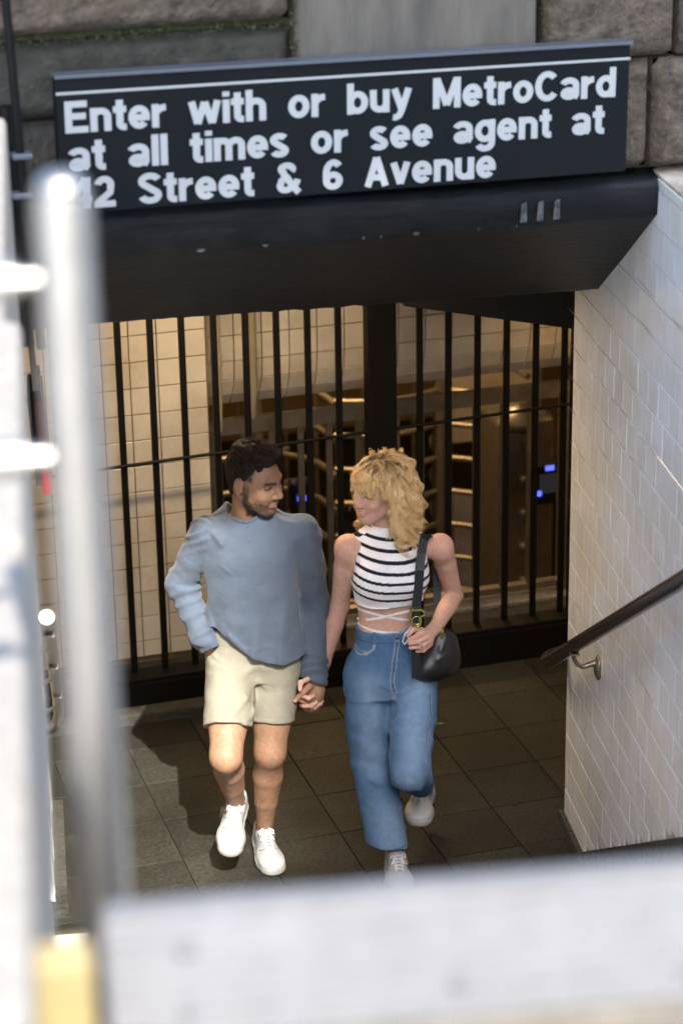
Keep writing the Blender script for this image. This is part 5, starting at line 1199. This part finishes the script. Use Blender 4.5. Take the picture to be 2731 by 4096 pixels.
def jeans_folds(P):
    w1, w2, w3 = nz(P, 9, 1), nz(P, 14, 4), nz(P, 6, 3); l = (P-V3(Pw))@V3(BL); z = P[:, 2]; cr = np.exp(-(l/.10)**2)*sstep(-np.abs(z-.73), -.13, -.02); kn = np.exp(-((z-.42)/.13)**2); an = sstep(-z, -.30, -.12)
    d = .0008*nz(P, 45, 4)+cr*.0105*ridge(30*z+16*np.abs(l)+1.6*w1)*sstep(w2, -.3, .6)+kn*.0105*ridge(24*z+8*l+2.4*w1)*sstep(w2, -.2, .7)+an*.0095*ridge(25*z-10*l+2.2*w2)*sstep(w1, -.3, .6)-.002+.0060*ridge(18*l+7*z+2*w3)*sstep(w1, .0, .7)
    for a, b, w, am in (((905, 1590, .12), (850, 1565, .12), .008, .005), ((905, 1600, .12), (960, 1575, .12), .008, .005), ((835, 1760, .12), (890, 1800, .10), .009, .006), ((905, 1795, .26), (960, 1800, .26), .009, .006), ((975, 1700, .1), (985, 1780, .15), .009, .005)): d = d+fold(P, JW(*a), JW(*b), w, am)
    d = d-fold(P, JW(906, 1585, .12), JW(893, 1760, .12), .010, .010)+.0022*np.exp(-((z-(zw-.018))/.018)**2)
    for g_ in seams: d = d+groove(P, g_, .003, .0025)
    return d+groove(P, fly, .0035, .003)+groove(P, pkl, .003, .003)
f.displace(jeans_folds)
def paint_jeans(Vv):
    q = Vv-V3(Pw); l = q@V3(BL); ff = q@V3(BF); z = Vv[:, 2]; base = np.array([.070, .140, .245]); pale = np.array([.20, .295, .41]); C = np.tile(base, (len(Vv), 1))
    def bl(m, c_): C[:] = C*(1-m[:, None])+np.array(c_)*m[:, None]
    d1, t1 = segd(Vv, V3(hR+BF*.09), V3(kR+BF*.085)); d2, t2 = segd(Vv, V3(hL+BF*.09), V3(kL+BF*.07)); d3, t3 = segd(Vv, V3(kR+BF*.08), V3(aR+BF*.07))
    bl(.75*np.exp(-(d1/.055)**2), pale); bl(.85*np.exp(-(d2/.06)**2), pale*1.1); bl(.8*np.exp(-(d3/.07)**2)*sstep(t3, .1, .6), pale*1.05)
    n = nz(Vv, 30, 1)*.5+nz(Vv, 75, 2)*.35; C *= (1+.07*n)[:, None]
    def line(pts, off, w, c_, s_=.6):
        if len(pts) > 1: dd = polyd(Vv, pts); bl(s_*sstep(-np.abs(dd-off), -w*1.8, -w*.7), c_)
    for g_ in seams: line(g_, 0, .003, (.03, .055, .10)); line(g_, .006, .002, (.30, .36, .42), .5)
    line(fly, 0, .003, (.02, .035, .07), .8); line(fly, .007, .002, (.34, .38, .42), .5); line(pkl, .0, .0025, (.03, .05, .09), .7); line(pkl, .006, .002, (.38, .40, .42), .6)
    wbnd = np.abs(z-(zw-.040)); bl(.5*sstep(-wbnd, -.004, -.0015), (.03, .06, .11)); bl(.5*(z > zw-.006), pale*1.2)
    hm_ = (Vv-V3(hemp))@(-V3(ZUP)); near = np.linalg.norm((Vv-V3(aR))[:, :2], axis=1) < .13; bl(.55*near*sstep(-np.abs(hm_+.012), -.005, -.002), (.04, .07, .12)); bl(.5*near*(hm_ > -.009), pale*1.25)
    return C
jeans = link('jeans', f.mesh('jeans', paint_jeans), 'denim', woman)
b = MB(); q = JW(912, 1466, .10); q = Pw+BL*(q-Pw).dot(BL)+BF*.091+ZUP*(zw-.020); b.lathe(q, [(.0075, -.004), (.0075, .003), (.005, .0045), (.001, .004)], 14, (BL, ZUP, BF)); b.build('button', 'steel_old', jeans)
for l_ in (-.066, .052):
    b = MB(); u_ = l_/.124; ff = .090*(1-abs(u_)**2.2)**(1/2.2); q = Pw+BL*l_+BF*(ff+.0035)+ZUP*(zw-.022); b.box(q, (.011, .005, .050), (BL, BF, ZUP), bev=.0015); me_ = b.build('belt_loop', 'denim', jeans).data; a_ = me_.color_attributes.new('Col', 'FLOAT_COLOR', 'POINT'); a_.data.foreach_set('color', np.tile(np.array([.10, .16, .25, 1], np.float32), len(me_.vertices)))
# sneakers
sF = -DV+BL*-.06
shoe(woman, Vector((aR.x, aR.y, .0)), sF, ZUP, 'white lace-up sneaker carrying the weight, half hidden by the barrier', L_=.265, logo=(-1, 'print'))
toe = JW(957, 1886, .06); heel = aL; sF = (toe-heel).normalized(); upv = BF*.75+ZUP*.6+BL*-.25; Sx = sF.cross(upv).normalized(); Ux = Sx.cross(sF).normalized(); dirf = (sF*math.cos(.30)+Ux*math.sin(.30)).normalized(); Ux = Sx.cross(dirf).normalized()
shoe(woman, heel-Ux*.070, dirf, Ux, 'white sneaker of the back foot with black patches on its sole', trim=(-1 if Sx.dot(BL) < 0 else 1), L_=.265, logo=(-1 if Sx.dot(BL) < 0 else 1, 'print'))
b = MB(); q = JW(966, 1484, HB+.026); b.tube([q+BL*.0105*math.cos(a)*.5+ZUP*.0105*math.sin(a)+BF*.003*math.cos(a) for a in np.linspace(0, 6.28, 15)], .0013, 6, cap=False); b.box(q+BF*.006, (.007, .006, .007), bev=.002); b.build('ring', 'silver', woman)
# ------------------------------------------------------------------ blonde hair
wm = np.array([V3(wS), V3(wF), V3(wU)])
f = Field(wc-Vector((.15, .15, .16)), wc+Vector((.15, .15, .17)), .0036); A = [wS, wF, wU]
f.ell(HW(0, -.024, .042), (.080, .100, .086), .01, 'u', A); f.cone(HW(0, -.050, .02), HW(0, -.058, -.09), .072, .056, .03)
f.ell(HW(0, .078, -.006), (.072, .070, .072), .01, 's', A); f.ell(HW(0, .088, -.07), (.08, .075, .06), .01, 's', A)
f.displace(lambda P: .003*nz(P, 60, 2))
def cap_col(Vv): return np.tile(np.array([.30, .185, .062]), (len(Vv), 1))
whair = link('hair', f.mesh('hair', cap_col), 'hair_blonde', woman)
rs = np.random.RandomState(21); ST = []
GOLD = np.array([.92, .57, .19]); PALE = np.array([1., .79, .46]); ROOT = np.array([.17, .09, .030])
down = wm@V3(-ZUP)                                                         # gravity in head coordinates
camd = wm@V3(tocam)
def clump(p0, dirs, L_, k_, wave, wl_, ph, lift, n_sub, spread, colk, face_clear=True):
    """one lock: a guided path plus n_sub thin hairs following it"""
    p = p0.copy(); v = dirs/np.linalg.norm(dirs); pts = [p.copy()]; st_ = L_/(k_-1)
    c0 = np.array([0, -.022, .036])*WS; rr = np.array([.083, .104, .090])*WS
    for i in range(1, k_):
        t = i/(k_-1); v = v+down*(.42+.25*t); v /= np.linalg.norm(v); p = p+v*st_
        e = (p-c0)/(rr+lift*(.4+.6*min(1, t*1.6))); d = np.linalg.norm(e)
        if d < 1: p = c0+(p-c0)/d; nrm = (e/d); v = v-nrm*max(0, -(v@nrm))*-1 if v@nrm > 0 else v-nrm*(v@nrm)
        if p[2] < -.13*WS:                                                  # spread over neck and shoulders
            pass
        pts.append(p.copy())
    pts = np.array(pts); T = np.gradient(pts, axis=0); T /= np.linalg.norm(T, axis=1)[:, None]+1e-9; s1 = np.cross(T, np.array([.2, .9, .3])); s1 /= np.linalg.norm(s1, axis=1)[:, None]+1e-9; s2 = np.cross(T, s1)
    t = np.linspace(0, 1, k_); am = wave*np.clip(t*2.2, 0, 1)*(.6+.8*t)
    pts = pts+s1*(am*np.sin(ph+t*L_/wl_*6.28))[:, None]+s2*(am*.8*np.cos(ph*1.3+t*L_/wl_*6.28))[:, None]
    bad = np.nonzero((pts[:, 1] > .030*WS) & (pts[:, 2] < .006*WS))[0]
    if len(bad) and k_ > 12 and face_clear: 
        cut = bad[0]
        if cut < 6: return
        ts = np.linspace(0, cut-1, k_); pts = np.stack([np.interp(ts, np.arange(k_), pts[:, j]) for j in range(3)], 1)
    for _ in range(n_sub):
        o1, o2 = rs.randn(2)*spread; tw = rs.uniform(-2, 2); ang = tw*t; q = pts+s1*((o1*np.cos(ang)-o2*np.sin(ang))*(.35+.9*t))[:, None]+s2*((o1*np.sin(ang)+o2*np.cos(ang))*(.35+.9*t))[:, None]
        q = q+s1*(.0012*np.sin(t*14+rs.rand()*6))[:, None]
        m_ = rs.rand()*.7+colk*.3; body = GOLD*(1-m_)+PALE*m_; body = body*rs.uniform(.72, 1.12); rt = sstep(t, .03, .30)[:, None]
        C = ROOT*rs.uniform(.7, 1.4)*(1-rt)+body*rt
        W = q@wm+V3(wc); ST.append((W, np.linspace(.00072, .00042, k_)*rs.uniform(.8, 1.3), C))
nl = 0
while nl < 265:
    u = rs.randn(3); u /= np.linalg.norm(u)
    if u[2] < -.15 or (u[1] > .45 and u[2] < .62): continue
    if u[1] > .62: continue
    p0 = (np.array([0, -.022, .038])+u*np.array([.080, .100, .086]))*WS; dirs = np.array([u[0]*1.2, u[1]*.6-.35, .25*u[2]])+rs.randn(3)*.2
    if u[0]*camd[0] > .2: dirs = dirs+camd*.15
    dirs = dirs-u*(dirs@u)*1.0+u*.08; L_ = rs.uniform(.21, .31) if u[2] > .1 else rs.uniform(.16, .24)
    clump(p0, dirs, L_, 20, rs.uniform(.008, .015), rs.uniform(.065, .11), rs.rand()*6.28, rs.uniform(.004, .032), 20, .0060, rs.rand()); nl += 1
for _ in range(64):                                                         # fringe sweeping over the brow
    x = rs.uniform(-.062, .062); p0 = np.array([x*.75, .035+rs.uniform(-.02, .02), .112])*WS; dirs = np.array([x*5., 1.25, .0])+rs.randn(3)*.18
    clump(p0, dirs, rs.uniform(.085, .125), 14, rs.uniform(.004, .007), rs.uniform(.07, .10), rs.rand()*6.28, rs.uniform(.008, .022), 14, .0034, .4)
for _ in range(46):                                                         # side locks framing the cheek
    s_ = 1 if camd[0] > 0 else -1; s_ = s_ if rs.rand() < .75 else -s_
    p0 = np.array([s_*rs.uniform(.055, .075), rs.uniform(-.02, .03), rs.uniform(.06, .10)])*WS; dirs = np.array([s_*1.1, .05, .1])+rs.randn(3)*.2
    clump(p0, dirs, rs.uniform(.18, .32), 20, rs.uniform(.006, .011), rs.uniform(.07, .11), rs.rand()*6.28, rs.uniform(.004, .018), 14, .0036, .5)
for _ in range(150):                                                        # stray single hairs
    u = rs.randn(3); u[2] = abs(u[2]); u /= np.linalg.norm(u); p0 = (np.array([0, -.022, .038])+u*np.array([.084, .104, .09]))*WS
    clump(p0, u*.6+rs.randn(3)*.5, rs.uniform(.05, .14), 12, rs.uniform(.003, .008), .08, rs.rand()*6.28, rs.uniform(.012, .03), 1, .002, .6)
ST = [(p, r*(.55 if len(p) == 12 else 1), c) for p, r, c in ST]
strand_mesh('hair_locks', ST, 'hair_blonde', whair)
# ------------------------------------------------------------------ shoulder bag
bag = empty('shoulder_bag', JW(1000, 1510, .08), 'black leather shoulder bag with brass buckle hanging at the woman\'s hip', 'bag')
f = Field(JW(1003, 1505, .08)-Vector((.17, .17, .17)), JW(1003, 1505, .08)+Vector((.17, .17, .17)), .0038)
bc = JW(1003, 1515, .07)
f.ell(bc-ZUP*.012, (.090, .060, .072), .02, 'u', [BL, BF, ZUP]); f.ell(JW(1012, 1485, .05), (.066, .052, .078), .04, 'u', [BL, BF, ZUP]); f.ell(JW(975, 1540, .09), (.052, .045, .040), .04, 'u', [BL, BF, ZUP])
f.displace(lambda P: .0022*nz(P, 24, 1)+fold(P, JW(1045, 1480, .06), JW(1000, 1520, .13), .010, .007)+fold(P, JW(1050, 1510, .05), JW(990, 1545, .13), .010, .006)+fold(P, JW(1025, 1450, .06), JW(1010, 1500, .12), .009, .006))
bgb = link('bag_body', f.mesh('bag_body'), 'leather_black', bag)
SP = [(986, 1240, -.05), (981, 1229, .0), (973, 1238, .07), (967, 1270, .112), (963, 1310, .135), (960, 1350, .135), (956, 1390, .135), (955, 1420, .145), (954, 1445, .150), (954, 1480, .150), (955, 1510, .150), (956, 1540, .148), (955, 1556, .146)]
pts = [JW(*q) for q in SP]; nr = [ZUP*.9+BF*.2 if i < 2 else (BF*.85+ZUP*.4 if i == 2 else BF) for i in range(len(pts))]
b = MB(); b.ribbon(pts, nr, .034, .004); b.build('strap', 'strap_leather', bag)
SP2 = [(986, 1240, -.05), (998, 1252, -.10), (1004, 1290, -.12), (1003, 1350, -.10), (1004, 1410, -.02), (1008, 1450, .03)]
b = MB(); b.ribbon([JW(*q) for q in SP2], [-BF]*6, .030, .004); b.build('rear_strap', 'strap_leather', bag)
b = MB(); b.tube([JW(px, py, HB+.010) for px, py in ((944, 1398), (950, 1403), (966, 1401), (975, 1406), (974, 1414), (966, 1416), (963, 1424), (965, 1430), (958, 1435), (946, 1432), (941, 1422), (943, 1408), (944, 1398))], .0055, 8, cap=False); b.build('buckle', 'buckle_olive', bag)
q = JW(956, 1428, HB+.018); b = MB(); b.tube([q+BL*.018*math.cos(a)+ZUP*.021*math.sin(a) for a in np.linspace(0, 6.283, 21)], .0022, 6, cap=False); b.build('buckle_ring', 'brass', bag)
b = MB(); z_ = JW(1016, 1440, .11); b.tube([z_, z_-ZUP*.012], .0035, 8); b.box(z_-ZUP*.028, (.010, .003, .026), (BL, BF, ZUP), bev=.001); b.build('zip_pull', 'brass', bag)
